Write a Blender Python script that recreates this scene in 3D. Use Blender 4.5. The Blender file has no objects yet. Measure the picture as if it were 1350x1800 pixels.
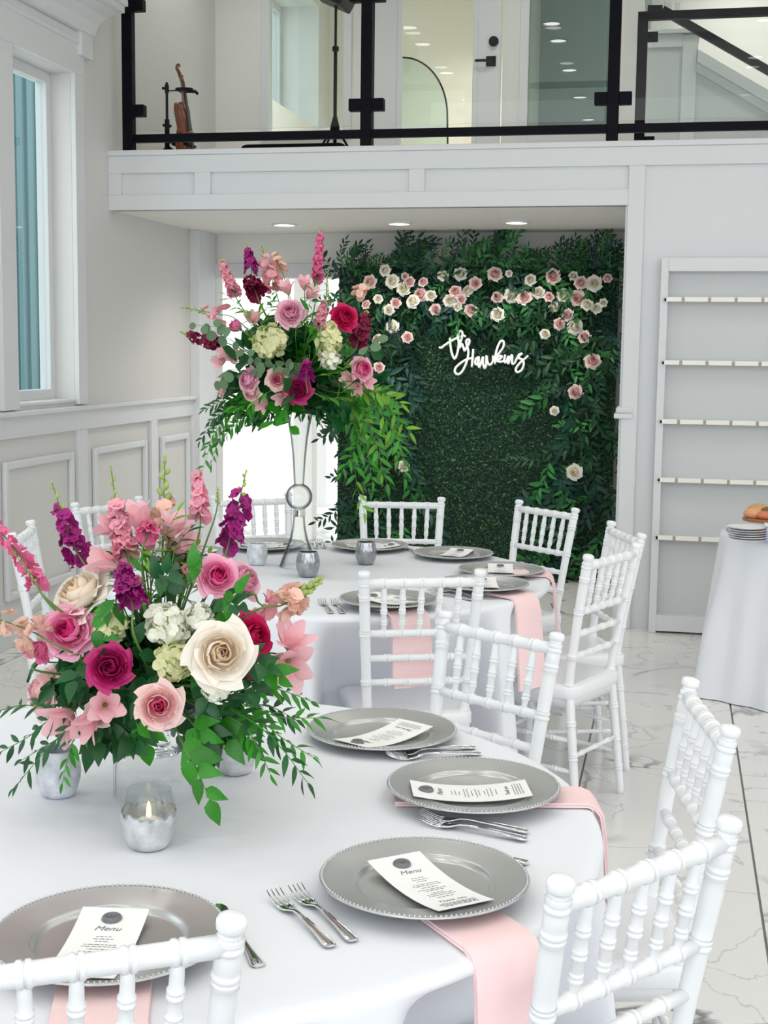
import bpy, bmesh, math, random
from mathutils import Vector, Matrix, Quaternion
PI = math.pi
S = bpy.context.scene
COL = S.collection
rnd = random.Random(11)
V = Vector

# ------------------------------------------------------------------ camera
CF, CYAW, CPIT, CROLL, CH = 2388.66, 0.20967, 0.11936, -0.01216, 1.61628
def _basis():
    cy, sy, cp, sp = math.cos(CYAW), math.sin(CYAW), math.cos(CPIT), math.sin(CPIT)
    f = V((-sy*cp, cy*cp, -sp)); r = V((cy, sy, 0)); d = f.cross(r)
    cr, sr = math.cos(CROLL), math.sin(CROLL)
    return f, r*cr+d*sr, d*cr-r*sr
FWD, RGT, DWN = _basis()
EYE = V((0, 0, CH))
cd = bpy.data.cameras.new('camera'); cam = bpy.data.objects.new('camera', cd); COL.objects.link(cam)
cd.sensor_fit = 'VERTICAL'; cd.sensor_height = 36; cd.lens = 36*CF/1800; cd.clip_start = .05; cd.clip_end = 200
cam.matrix_world = Matrix(((RGT.x, -DWN.x, -FWD.x, EYE.x), (RGT.y, -DWN.y, -FWD.y, EYE.y), (RGT.z, -DWN.z, -FWD.z, EYE.z), (0, 0, 0, 1)))
S.camera = cam
def ray(x, y): return FWD+RGT*((x-675)/CF)+DWN*((y-900)/CF)
def onz(x, y, z): v = ray(x, y); return EYE+v*((z-CH)/v.z)
def ony(x, y, Y): v = ray(x, y); return EYE+v*(Y/v.y)

# ------------------------------------------------------------------ world, light, exposure
W = bpy.data.worlds.new('sky'); S.world = W; W.use_nodes = True
wn = W.node_tree.nodes; wn['Background'].inputs[0].default_value = (.93, .97, 1, 1); wn['Background'].inputs[1].default_value = 2.4
S.view_settings.view_transform = 'Standard'; S.view_settings.look = 'None'; S.view_settings.gamma = 1
S.view_settings.use_curve_mapping = False; S.view_settings.exposure = -0.05
S.cycles.max_bounces = 10; S.cycles.diffuse_bounces = 5; S.cycles.glossy_bounces = 4; S.cycles.transmission_bounces = 8
S.cycles.transparent_max_bounces = 12; S.cycles.caustics_reflective = False; S.cycles.caustics_refractive = False
S.cycles.sample_clamp_indirect = 6
try: S.cycles.use_denoising = True; S.cycles.denoiser = 'OPENIMAGEDENOISE'
except Exception: pass
def area(name, loc, rot, sx, sy, power, col=(1, 1, 1)):
    l = bpy.data.lights.new(name, 'AREA'); l.shape = 'RECTANGLE'; l.size = sx; l.size_y = sy; l.energy = power; l.color = col
    o = bpy.data.objects.new(name, l); o.location = loc; o.rotation_euler = rot; COL.objects.link(o); return o

# ------------------------------------------------------------------ materials
MATS = {}
def lin(c):
    return tuple((x/12.92 if x <= .04045 else ((x+.055)/1.055)**2.4) for x in c)
def hexc(h): return lin(tuple(int(h[i:i+2], 16)/255 for i in (0, 2, 4)))
def mat(name, col, rough=.5, metal=0, spec=.5, bump=None, var=0, transl=0, emit=None, coat=0):
    """col: sRGB hex. bump=(scale,strength). var: soft colour variation from noise. transl: share of translucency"""
    if name in MATS: return MATS[name]
    m = bpy.data.materials.new(name); m.use_nodes = True; nt = m.node_tree; N = nt.nodes; L = nt.links
    b = N['Principled BSDF']; c = hexc(col)
    b.inputs['Base Color'].default_value = (*c, 1); b.inputs['Roughness'].default_value = rough; b.inputs['Metallic'].default_value = metal
    b.inputs['Specular IOR Level'].default_value = spec
    if coat: b.inputs['Coat Weight'].default_value = coat; b.inputs['Coat Roughness'].default_value = .1
    csock = None
    if var:
        tc = N.new('ShaderNodeTexCoord'); nz = N.new('ShaderNodeTexNoise'); nz.inputs['Scale'].default_value = 9
        oi = N.new('ShaderNodeObjectInfo'); ad = N.new('ShaderNodeMath'); ad.operation = 'ADD'
        L.new(tc.outputs['Object'], nz.inputs['Vector']); L.new(nz.outputs['Fac'], ad.inputs[0]); L.new(oi.outputs['Random'], ad.inputs[1])
        mr = N.new('ShaderNodeMapRange'); mr.inputs[1].default_value = .3; mr.inputs[2].default_value = 1.7
        mr.inputs[3].default_value = 1-var; mr.inputs[4].default_value = 1+var; L.new(ad.outputs[0], mr.inputs[0])
        hs = N.new('ShaderNodeHueSaturation'); hs.inputs['Color'].default_value = (*c, 1); L.new(mr.outputs[0], hs.inputs['Value'])
        L.new(hs.outputs[0], b.inputs['Base Color']); csock = hs.outputs[0]
    if bump:
        tc = N.new('ShaderNodeTexCoord'); nz = N.new('ShaderNodeTexNoise'); nz.inputs['Scale'].default_value = bump[0]; nz.inputs['Detail'].default_value = 4
        bp = N.new('ShaderNodeBump'); bp.inputs['Strength'].default_value = bump[1]; bp.inputs['Distance'].default_value = .01
        L.new(tc.outputs['Object'], nz.inputs['Vector']); L.new(nz.outputs['Fac'], bp.inputs['Height']); L.new(bp.outputs[0], b.inputs['Normal'])
    if transl:
        tr = N.new('ShaderNodeBsdfTranslucent'); mx = N.new('ShaderNodeMixShader'); mx.inputs[0].default_value = transl
        tr.inputs[0].default_value = (*c, 1)
        if csock: L.new(csock, tr.inputs[0])
        L.new(b.outputs[0], mx.inputs[1]); L.new(tr.outputs[0], mx.inputs[2]); L.new(mx.outputs[0], N['Material Output'].inputs[0])
    if emit: b.inputs['Emission Color'].default_value = (*c, 1); b.inputs['Emission Strength'].default_value = emit
    MATS[name] = m; return m
def front_fresnel(N, L, ior):
    f = N.new('ShaderNodeFresnel'); f.inputs[0].default_value = ior; ge = N.new('ShaderNodeNewGeometry'); iv = N.new('ShaderNodeMath'); iv.operation = 'SUBTRACT'; iv.inputs[0].default_value = 1
    mu = N.new('ShaderNodeMath'); mu.operation = 'MULTIPLY'; L.new(ge.outputs['Backfacing'], iv.inputs[1]); L.new(iv.outputs[0], mu.inputs[0]); L.new(f.outputs[0], mu.inputs[1]); return mu.outputs[0]
def pane_mat(name, tint, refl=1.45):
    m = bpy.data.materials.new(name); m.use_nodes = True; nt = m.node_tree; N = nt.nodes; L = nt.links
    N.remove(N['Principled BSDF'])
    t = N.new('ShaderNodeBsdfTransparent'); t.inputs[0].default_value = (*tint, 1)
    g = N.new('ShaderNodeBsdfGlossy'); g.inputs[1].default_value = .0
    mx = N.new('ShaderNodeMixShader'); L.new(front_fresnel(N, L, refl), mx.inputs[0]); L.new(t.outputs[0], mx.inputs[1]); L.new(g.outputs[0], mx.inputs[2])
    L.new(mx.outputs[0], N['Material Output'].inputs[0]); MATS[name] = m; return m
def glass_mat(name, tint=(1, 1, 1), rough=0.0):
    m = bpy.data.materials.new(name); m.use_nodes = True; b = m.node_tree.nodes['Principled BSDF']
    b.inputs['Base Color'].default_value = (*tint, 1); b.inputs['Roughness'].default_value = rough; b.inputs['Transmission Weight'].default_value = 1
    b.inputs['IOR'].default_value = 1.46; MATS[name] = m; return m
def marble_mat():
    m = bpy.data.materials.new('marble_tile'); m.use_nodes = True; nt = m.node_tree; N = nt.nodes; L = nt.links; b = N['Principled BSDF']
    b.inputs['Roughness'].default_value = .16
    tc = N.new('ShaderNodeTexCoord'); oi = N.new('ShaderNodeObjectInfo')
    mp = N.new('ShaderNodeVectorMath'); mp.operation = 'MULTIPLY_ADD'
    cb = N.new('ShaderNodeCombineXYZ')
    for i in range(3): cb.inputs[i].default_value = 1
    sc = N.new('ShaderNodeVectorMath'); sc.operation = 'SCALE'; sc.inputs[0].default_value = (37, 19, 53); L.new(oi.outputs['Random'], sc.inputs[3])
    ad = N.new('ShaderNodeVectorMath'); ad.operation = 'ADD'; L.new(tc.outputs['Object'], ad.inputs[0]); L.new(sc.outputs[0], ad.inputs[1])
    def vein(scale, lo, hi, dist):
        nz = N.new('ShaderNodeTexNoise'); nz.inputs['Scale'].default_value = scale; nz.inputs['Detail'].default_value = 6; nz.inputs['Roughness'].default_value = .5; nz.inputs['Distortion'].default_value = dist
        L.new(ad.outputs[0], nz.inputs['Vector'])
        s = N.new('ShaderNodeMath'); s.operation = 'SUBTRACT'; s.inputs[1].default_value = .5; L.new(nz.outputs['Fac'], s.inputs[0])
        a = N.new('ShaderNodeMath'); a.operation = 'ABSOLUTE'; L.new(s.outputs[0], a.inputs[0])
        r = N.new('ShaderNodeMapRange'); r.inputs[1].default_value = lo; r.inputs[2].default_value = hi; r.interpolation_type = 'SMOOTHSTEP'; r.inputs[3].default_value = 1; r.inputs[4].default_value = 0
        L.new(a.outputs[0], r.inputs[0]); return r.outputs[0]
    v1 = vein(.95, 0, .020, .8); v2 = vein(1.9, 0, .009, .6)
    msk = N.new('ShaderNodeTexNoise'); msk.inputs['Scale'].default_value = 1.1; L.new(ad.outputs[0], msk.inputs['Vector'])
    mk = N.new('ShaderNodeMapRange'); mk.inputs[1].default_value = .45; mk.inputs[2].default_value = .62; L.new(msk.outputs['Fac'], mk.inputs[0])
    m1 = N.new('ShaderNodeMath'); m1.operation = 'MULTIPLY'; L.new(v1, m1.inputs[0]); L.new(mk.outputs[0], m1.inputs[1])
    m2 = N.new('ShaderNodeMath'); m2.operation = 'MULTIPLY'; m2.inputs[1].default_value = .35; L.new(v2, m2.inputs[0])
    mxm = N.new('ShaderNodeMath'); mxm.operation = 'MAXIMUM'; L.new(m1.outputs[0], mxm.inputs[0]); L.new(m2.outputs[0], mxm.inputs[1])
    r = N.new('ShaderNodeValToRGB'); r.color_ramp.elements[0].color = (*hexc('e6e5e3'), 1); r.color_ramp.elements[1].color = (*hexc('7f7d82'), 1)
    L.new(mxm.outputs[0], r.inputs[0]); L.new(r.outputs[0], b.inputs['Base Color']); return m
M_wall = mat('wall_paint', 'e3e2df', .7, bump=(60, .05))
M_wallL = mat('textured_wall_paint', 'dcdbd9', .75, bump=(45, .12))
M_trim = mat('trim_paint', 'dcdee0', .45)
M_ceil = mat('ceiling_paint', 'eceae4', .8)
M_grey = mat('panel_grey', 'cfd1d2', .6)
M_black = mat('black_steel', '04040f', .5, spec=.12)
M_cloth = mat('white_cloth', 'eceef4', .85, bump=(7, .12), spec=.2)
M_chair = mat('white_resin', 'f0f2f4', .3)
M_charger = mat('silver_charger', 'c6c8c8', .27, metal=.62)
M_chrome = mat('chrome', 'e2e4e6', .08, metal=1)
M_paper = mat('paper', 'f6f6f4', .8, spec=.2)
M_ink = mat('ink', '7d7f84', .8)
M_seal = mat('grey_wax', '6d7076', .35)
M_pink = mat('pink_napkin', 'fadadb', .85, bump=(300, .05), spec=.2)
M_lens = glass_mat('solid_glass', (.97, .985, .985))
def thin_glass(name, p0=.28, p1=.84, edge=(.34, .37, .38, 1)):
    m = bpy.data.materials.new(name); m.use_nodes = True; nt = m.node_tree; N = nt.nodes; L = nt.links; N.remove(N['Principled BSDF'])
    lw = N.new('ShaderNodeLayerWeight'); lw.inputs[0].default_value = .5; cr = N.new('ShaderNodeValToRGB')
    cr.color_ramp.elements[0].color = (.985, .99, .99, 1); cr.color_ramp.elements[0].position = p0; cr.color_ramp.elements[1].color = edge; cr.color_ramp.elements[1].position = p1
    t = N.new('ShaderNodeBsdfTransparent'); g = N.new('ShaderNodeBsdfGlossy'); g.inputs[1].default_value = .01; mx = N.new('ShaderNodeMixShader'); L.new(lw.outputs['Facing'], cr.inputs[0]); L.new(cr.outputs[0], t.inputs[0]); L.new(front_fresnel(N, L, 1.42), mx.inputs[0]); L.new(t.outputs[0], mx.inputs[1]); L.new(g.outputs[0], mx.inputs[2])
    L.new(mx.outputs[0], N['Material Output'].inputs[0]); MATS[name] = m; return m
M_glass = thin_glass('clear_glass'); M_glassl = thin_glass('bright_glass', .72, .99, (.55, .58, .59, 1))
M_pane = pane_mat('railing_glass', (.965, .985, .978))
M_panew = pane_mat('window_glass', (.90, .945, .94), 1.5)
M_panet = pane_mat('tinted_glass', (.62, .72, .71), 2.0)
M_marble = marble_mat()
M_grout = mat('grout', '8d8c8a', .9)
M_lamp = mat('lamp_lens', 'fffaf0', .5, emit=9)
M_teal = mat('teal_siding', '5f8187', .7)
M_violin = mat('violin_varnish', '7c3f22', .25, coat=.5, var=.15)
M_darkw = mat('ebony', '1d1a1b', .4)
M_wood = mat('maple_neck', 'a7764d', .4)
M_tan = mat('tan_clip', 'b9a68c', .6)
M_lilac = mat('lilac_plastic', 'a9a9cc', .35)
M_flame = mat('flame', 'ffdf8a', .5, emit=3)
M_wax = mat('white_wax', 'f3efe2', .6)
M_merc = mat('mercury_glass', 'c9cccf', .2, metal=.9, bump=(60, .15))
M_votw = mat('silver_frost', 'd4d7dd', .38, metal=.25, bump=(40, .05))
G_dark = mat('leaf_dark', '175426', .36, var=.35, transl=.15)
G_mid = mat('leaf_mid', '338a20', .36, var=.35, transl=.2)
G_lite = mat('leaf_light', '74aa30', .42, var=.3, transl=.25)
G_euc = mat('leaf_eucalyptus', '64825f', .6, var=.2, transl=.12)
G_wall = mat('leaf_wall', '0e4624', .5, var=.45, transl=.1)
G_wall2 = mat('leaf_wall_bright', '2f7a38', .5, var=.4, transl=.1)
G_wallb = mat('leaf_wall_blue', '0d4038', .5, var=.4, transl=.1)
G_box = mat('box_leaf', '0d4a2a', .6, var=.4)
G_tip = mat('box_tip', '56803f', .6, var=.3)
G_back = mat('greenery_backing', '0a2a1c', .9)
G_stem = mat('flower_stem', '5f8440', .5)
G_bud = mat('green_bud', '9db35c', .5, var=.2)
FL = {
 'pink': ('ea3f92', 'f48fbd', 'f9bad2'), 'magenta': ('a80f5c', 'b91867', 'c02572'), 'blush': ('e0557f', 'f4c2c3', 'f8d8d3'),
 'pale': ('f3b3ba', 'f8d0d0', 'fae0dc'), 'cream': ('efd8b9', 'f7ead8', 'fbf4e9'), 'hot': ('c80f58', 'd81a62', 'd91c66'),
 'rose': ('ea9cbb', 'f0b4ca', 'f4c6d6'), 'wcream': ('f2ebcf', 'f8f4e4', 'fdfbf4'), 'wblush': ('efb9b7', 'f6d6d2', 'fbe6e2'),
}
FM = {k: [mat('petal_%s_%s' % (k, n), v[i], .55, var=.07, transl=.22) for i, n in enumerate(('heart', 'mid', 'rim'))] for k, v in FL.items()}
P_stock = mat('petal_stock', 'a3197c', .55, var=.2, transl=.2)
P_wine = mat('petal_wine', '86103f', .55, var=.2, transl=.2)
P_snap = mat('petal_snap', 'f4b9c2', .55, var=.12, transl=.25)
P_lark = mat('petal_larkspur', 'f2acbd', .55, var=.18, transl=.2)
P_larkh = mat('petal_larkspur_bright', 'ea76a5', .55, var=.15, transl=.2)
P_peach = mat('petal_peach', 'f3cfbe', .55, var=.12, transl=.25)
P_alst = mat('petal_alstroemeria', 'f8c6cd', .5, var=.1, transl=.25)
P_hyd = mat('petal_hydrangea', 'eaeab8', .6, var=.12, transl=.2)
P_hydw = mat('petal_hydrangea_white', 'f8f8ea', .6, var=.08, transl=.2)

# ------------------------------------------------------------------ mesh helpers
class MB:
    def __init__(s): s.v = []; s.f = []; s.m = []
    def add(s, vs, fs, mi=0):
        k = len(s.v); s.v += [tuple(p) for p in vs]; s.f += [tuple(k+i for i in q) for q in fs]; s.m += [mi]*len(fs); return s
    def box(s, x0, x1, y0, y1, z0, z1, mi=0):
        return s.add([(x0, y0, z0), (x1, y0, z0), (x1, y1, z0), (x0, y1, z0), (x0, y0, z1), (x1, y0, z1), (x1, y1, z1), (x0, y1, z1)],
                     [(0, 3, 2, 1), (4, 5, 6, 7), (0, 1, 5, 4), (1, 2, 6, 5), (2, 3, 7, 6), (3, 0, 4, 7)], mi)
    def tube(s, path, rad, n=8, caps=True, mi=0):
        P = [V(p) for p in path]; R = rad if isinstance(rad, (list, tuple)) else [rad]*len(P)
        t0 = (P[1]-P[0]).normalized(); u = t0.orthogonal().normalized(); vs = []; fs = []
        for i, p in enumerate(P):
            t = (P[min(i+1, len(P)-1)]-P[max(i-1, 0)])
            if t.length < 1e-9: t = t0
            t.normalize(); u = (u-t*u.dot(t)); u = u.normalized() if u.length > 1e-6 else t.orthogonal().normalized(); w = t.cross(u)
            for k in range(n):
                a = 2*PI*k/n; vs.append(p+(u*math.cos(a)+w*math.sin(a))*R[i])
        for i in range(len(P)-1):
            for k in range(n):
                a, b = i*n+k, i*n+(k+1) % n; fs.append((a, b, b+n, a+n))
        if caps: fs.append(tuple(range(n-1, -1, -1))); fs.append(tuple((len(P)-1)*n+k for k in range(n)))
        return s.add(vs, fs, mi)
    def lathe(s, prof, n=32, c=(0, 0, 0), mi=0, closed=False):
        vs = []; fs = []; k = len(prof)
        for i in range(n):
            a = 2*PI*i/n
            for r, z in prof: vs.append((c[0]+r*math.cos(a), c[1]+r*math.sin(a), c[2]+z))
        for i in range(n):
            j = (i+1) % n
            for q in range(k-1 if not closed else k):
                q2 = (q+1) % k; fs.append((i*k+q, j*k+q, j*k+q2, i*k+q2))
        return s.add(vs, fs, mi)
    def prism(s, poly, a0, a1, axis='y', mi=0):
        n = len(poly); m = {'y': lambda p, a: (p[0], a, p[1]), 'x': lambda p, a: (a, p[0], p[1]), 'z': lambda p, a: (p[0], p[1], a)}[axis]
        return s.add([m(p, a0) for p in poly]+[m(p, a1) for p in poly], [tuple(range(n)), tuple(range(2*n-1, n-1, -1))]+[(i, i+n, (i+1) % n+n, (i+1) % n) for i in range(n)], mi)
    def grid(s, rows, mi=0, wrap=False):
        h, w = len(rows), len(rows[0]); vs = [p for r in rows for p in r]; fs = []
        for i in range(h-1):
            for j in range(w if wrap else w-1): fs.append((i*w+j, i*w+(j+1) % w, (i+1)*w+(j+1) % w, (i+1)*w+j))
        return s.add(vs, fs, mi)
    def sphere(s, c, r, n=10, m=6, sc=(1, 1, 1), mi=0):
        rows = [[(c[0]+r*sc[0]*math.sin(PI*i/m)*math.cos(2*PI*j/n), c[1]+r*sc[1]*math.sin(PI*i/m)*math.sin(2*PI*j/n), c[2]+r*sc[2]*math.cos(PI*i/m)) for j in range(n)] for i in range(m+1)]
        return s.grid(rows, mi, True)
    def mesh(s, name, mats, smooth=True, fix=False):
        me = bpy.data.meshes.new(name); me.from_pydata(s.v, [], s.f)
        for m in (mats if isinstance(mats, (list, tuple)) else [mats]): me.materials.append(m)
        if any(s.m): me.polygons.foreach_set('material_index', s.m)
        if fix:
            b = bmesh.new(); b.from_mesh(me); bmesh.ops.recalc_face_normals(b, faces=b.faces[:]); b.to_mesh(me); b.free()
        if smooth: me.polygons.foreach_set('use_smooth', [True]*len(me.polygons))
        me.update(); return me
    def build(s, name, mats, parent=None, smooth=False, fix=True, bevel=0, loc=None, rotz=0):
        o = bpy.data.objects.new(name, s.mesh(name, mats, smooth, fix)); COL.objects.link(o); o.parent = parent
        if loc is not None: o.location = loc
        o.rotation_euler = (0, 0, rotz)
        if bevel:
            b = o.modifiers.new('bevel', 'BEVEL'); b.width = bevel; b.segments = 2; b.limit_method = 'ANGLE'
        elif smooth == 'auto':
            e = o.modifiers.new('es', 'EDGE_SPLIT'); e.split_angle = .7
        return o
def link(me, name, parent=None, loc=(0, 0, 0), q=None, sc=None):
    o = bpy.data.objects.new(name, me); COL.objects.link(o); o.parent = parent; o.location = loc
    if q is not None: o.rotation_mode = 'QUATERNION'; o.rotation_quaternion = q
    if sc is not None: o.scale = (sc, sc, sc) if not isinstance(sc, (tuple, list)) else sc
    return o
def thing(name, label, cat, loc=(0, 0, 0), group=None, rotz=0, q=None, sc=None):
    o = bpy.data.objects.new(name, None); COL.objects.link(o); o.location = loc; o.rotation_euler = (0, 0, rotz); o.empty_display_size = .05
    if q is not None: o.rotation_mode = 'QUATERNION'; o.rotation_quaternion = q
    if sc is not None: o.scale = (sc, sc, sc)
    return tag(o, label, cat, group)
def tag(o, label, cat, group=None):
    o['label'] = label; o['category'] = cat
    if group: o['group'] = group
    return o
def struct(o): o['kind'] = 'structure'; return o
def stuff(o): o['kind'] = 'stuff'; return o
def q_to(axis, spin=0): return V((0, 0, 1)).rotation_difference(V(axis).normalized()) @ Quaternion((0, 0, 1), spin)
def q_x(d, up):
    x = V(d).normalized(); z = V(up); z = z-x*z.dot(x)
    if z.length < 1e-5: z = x.orthogonal()
    z.normalize(); y = z.cross(x)
    return Matrix((x, y, z)).transposed().to_quaternion()
def bez(p0, p1, p2, n): return [V(p0)*(1-t)**2+V(p1)*2*t*(1-t)+V(p2)*t*t for t in [i/(n-1) for i in range(n)]]
def catmull(pts, n):
    P = [V(p) for p in pts]; P = [P[0]*2-P[1]]+P+[P[-1]*2-P[-2]]; out = []
    for i in range(1, len(P)-2):
        for k in range(n):
            t = k/n; a, b, c, d = P[i-1:i+3]
            out.append(.5*((2*b)+(c-a)*t+(2*a-5*b+4*c-d)*t*t+(3*b-a-3*c+d)*t**3))
    out.append(P[-2]); return out

# ------------------------------------------------------------------ the building
XL, YF, YB, ZS, ZB, ZC = -3.46, 8.0, 9.8, 2.45, 2.79, 5.0      # left wall, fascia, alcove back, alcove ceiling, balcony floor, hall ceiling
# floor: grout bed with marble slabs laid on it
fl = MB().box(-3.9, 5.2, -3, 13.6, -.10, -.008).build('floor', M_grout); struct(fl)
tme = MB(); tme.box(-.296, .296, -.5905, .5905, -.012, 0); tme = tme.mesh('tile', M_marble, False)
for i in range(-7, 9):
    for j in range(-2, 8):
        cx, cy = .30+.3+.6*i-.0, 4.08+.593+1.185*j
        if cx < XL-.3 or cx > 5.1: continue
        o = link(tme, 'tile', fl, (cx, cy, rnd.uniform(-.0006, .0006)))
ow = MB().box(-3.5, -1.5, 11.76, 13.55, -.02, 0).build('floor_porch', mat('porch_white', 'f2f1ec', .6)); struct(ow)

# left wall with openings (window_1 in view, two more towards the camera, one upstairs)
def wall_x(name, x0, x1, ya, yb, za, zb, holes, m):
    mb = MB(); ys = sorted({ya, yb, *[h[0] for h in holes], *[h[1] for h in holes]})
    for a, b in zip(ys, ys[1:]):
        hs = sorted([(h[2], h[3]) for h in holes if h[0] <= a+1e-6 and h[1] >= b-1e-6]); z = za
        for h0, h1 in hs:
            if h0 > z: mb.box(x0, x1, a, b, z, h0)
            z = h1
        if z < zb: mb.box(x0, x1, a, b, z, zb)
    return struct(mb.build(name, m))
WINS = [(6.72, 7.47, 1.30, 3.165), (4.2, 5.6, 1.30, 3.165), (1.6, 3.0, 1.30, 3.165), (-1.2, .4, 1.30, 3.165)]
UPW = (11.4, 13.0, 3.72, 4.85)
wall_x('wall_left', XL-.2, XL, -3, 13.6, 0, ZC, WINS+[UPW, (YB+.15, 13.4, 0, ZS)], M_wallL)
def window(n, w, full=True):
    y0, y1, z0, z1 = w; r = struct(bpy.data.objects.new('window_%d' % n, None)); COL.objects.link(r); r.location = (XL-.15, (y0+y1)/2, z0)
    a, b, h = (y0-y1)/2, (y1-y0)/2, z1-z0
    f = MB(); t = .06
    f.box(-.04, .03, a, a+t, 0, h); f.box(-.04, .03, b-t, b, 0, h); f.box(-.04, .03, a+t, b-t, 0, t); f.box(-.04, .03, a+t, b-t, h-t, h)
    f.build('window_frame', M_trim, r, bevel=.004)
    MB().box(-.006, .006, a+t, b-t, t, h-t).build('pane', M_panew, r)
    return r
for i, w in enumerate(WINS): window(i+1, w)
wu5 = window(5, UPW); wu5.location.x = XL-.40
wr = MB(); wr.box(XL-.46, XL-.2, 13.0, 13.2, 3.5, ZC); wr.box(XL-.46, XL-.2, 11.2, 13.2, 3.5, 3.72); wr.box(XL-.46, XL-.2, 11.2, 13.2, 4.85, ZC); struct(wr.build('trim_10', M_wall))
# window surround of the window in view: casing, sill, head board and crown
c = struct(MB().box(XL, XL+.03, 6.55, 6.72, 1.27, 3.20).build('trim_1', M_trim, bevel=.003))
MB().box(XL, XL+.03, 7.47, 7.592, 1.27, 3.20).build('casing', M_trim, c, bevel=.003)
MB().box(XL, XL+.035, 6.55, 7.592, 3.165, 3.42).build('head_board', M_trim, c, bevel=.003)
MB().box(XL-.14, XL+.012, 6.72, 7.47, 1.285, 1.302).build('sill', M_trim, c, bevel=.003)
MB().box(XL, XL+.06, 7.50, 7.66, 3.27, 3.42).build('corbel', M_trim, c, bevel=.006)
MB().box(XL, XL+.045, 6.4, 7.64, 3.33, 3.36).build('bead', M_trim, c, bevel=.006)
cr = MB(); rows = []
for k, (p, z) in enumerate([(.04, 3.40), (.07, 3.405), (.072, 3.43), (.085, 3.47), (.12, 3.52), (.17, 3.555), (.20, 3.565), (.20, 3.60), (.215, 3.605), (.215, 3.64)]):
    rows.append([(XL, 6.3, z), (XL+p, 6.3, z), (XL+p, 7.60+p, z), (XL, 7.60+p, z)])
cr.grid(rows, 0, True); cr.add(rows[-1], [(0, 1, 2, 3)]); cr.build('crown', M_trim, c)
# wainscot
wz = struct(MB().box(XL, XL+.055, 3.2, 9.42, 1.235, 1.262).build('trim_2', M_trim, bevel=.006))
MB().box(XL, XL+.028, 3.2, 9.42, 1.12, 1.238).build('band', M_trim, wz, bevel=.003)
MB().box(XL, XL+.035, 3.2, 9.42, 1.222, 1.236).build('bead', M_trim, wz, bevel=.004)
for ya, yb in ((7.455, 7.58), (8.60, 8.71), (6.32, 6.44), (5.2, 5.32), (4.1, 4.22), (9.34+.06, 9.46)):
    MB().box(XL, XL+.028, ya, yb, .13, 1.12).build('stile', M_trim, wz, bevel=.003)
for ya, yb in ((7.69, 8.53), (8.80, 9.345), (6.55, 7.40), (5.42, 6.22), (4.32, 5.1)):
    pm = MB(); w = .045
    for a, b, z0, z1 in ((ya, ya+w, .25, 1.0), (yb-w, yb, .25, 1.0), (ya+w, yb-w, .25, .25+w), (ya+w, yb-w, 1.0-w, 1.0)): pm.box(XL, XL+.03, a, b, z0, z1)
    pm.build('panel_moulding', M_trim, wz, bevel=.01)
struct(MB().box(XL, XL+.03, 3.2, 9.42, 0, .13).build('baseboard_left', M_trim, bevel=.003))
struct(MB().box(XL, XL+.075, 9.42, 9.78, 0, ZS).build('trim_3', M_trim, bevel=.004))
# alcove: ceiling slab, back wall with opening, right return
struct(MB().box(XL, 5.2, YF+.06, YB+3.8, ZS, ZS+.02).build('ceiling_alcove', M_ceil))
OX0, OX1, OZ = XL+.07, -2.36, 2.13
bw = MB(); bw.box(XL, OX0, YB, YB+.15, 0, ZS); bw.box(OX0, OX1, YB, YB+.15, OZ, ZS); bw.box(OX1, -.2, YB, YB+.15, 0, ZS)
struct(bw.build('wall_back', M_wall))
tt = struct(MB().box(OX0, OX1+.1, YB-.03, YB, OZ, OZ+.10).build('trim_4', M_grey, bevel=.003))
MB().box(OX1, OX1+.10, YB-.03, YB, 0, OZ).build('casing', M_grey, tt, bevel=.003)
struct(MB().box(-.317, -.16, YF+.06, YB+.1, 0, ZS).build('wall_right_return', M_trim))
# sunlit porch seen through the opening
struct(MB().box(-1.5, -1.4, YB+.15, 13.6, 0, ZS).build('wall_porch', M_wall))
pc = struct(MB().box(-3.13, -2.96, 11.0, 11.15, 0, ZS).build('trim_5', mat('porch_white', 'f2f1ec', .6), bevel=.004))
struct(MB().box(-2.72, -1.5, 12.0, 12.1, .30, .36).build('trim_6', mat('sill_grey', '8d908e', .6)))
# fascia beam and right wall, board and panel
fa = struct(MB().box(XL, -.317, YF+.012, YF+.1, ZS, ZB).build('wall_beam', M_trim))
def board(n, x0, x1, z0, z1, y=YF-.012, par=fa): return MB().box(x0, x1, y, y+.042, z0, z1).build(n, M_trim, par, bevel=.003)
board('rail', XL, 5.2, 2.665, ZB-.02); board('rail', XL, -.304, ZS-.005, 2.535)
for a, b in ((XL, -3.374), (-2.90, -2.80), (-1.575, -1.482), (-.304, -.213)): board('stile', a, b, 2.535 if a < -.4 else 0, 2.665)
MB().box(XL, 5.2, YF-.022, YF+.2, ZB-.02, ZB+.012).build('cap', M_trim, fa, bevel=.004)
struct(MB().box(-.317, 5.2, YF+.012, YF+.15, 0, ZB).build('wall_right_panel', M_trim))
cp = struct(MB().box(-.345, -.236, YF-.03, YF+.35, 1.234, 1.262).build('trim_7', M_trim, bevel=.004))
MB().box(-.335, -.238, YF-.02, YF+.3, 1.262, 1.30).build('cap', M_trim, cp, bevel=.012)
# balcony slab, hall ceiling, the rest of the hall out of view
struct(MB().box(XL, 5.2, YF+.1, 13.6, ZB-.15, ZB-.01).build('floor_balcony', mat('balcony_floor', 'b9b3aa', .5)))
struct(MB().box(XL-.2, 5.4, -3, 13.6, ZC, ZC+.1).build('ceiling', M_ceil))
wall_x('wall_right', 5.2, 5.4, -3, 13.6, 0, ZC, [(-1.5, .8, 1.0, 3.6), (2.2, 4.5, 1.0, 3.6)], M_wall)
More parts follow.
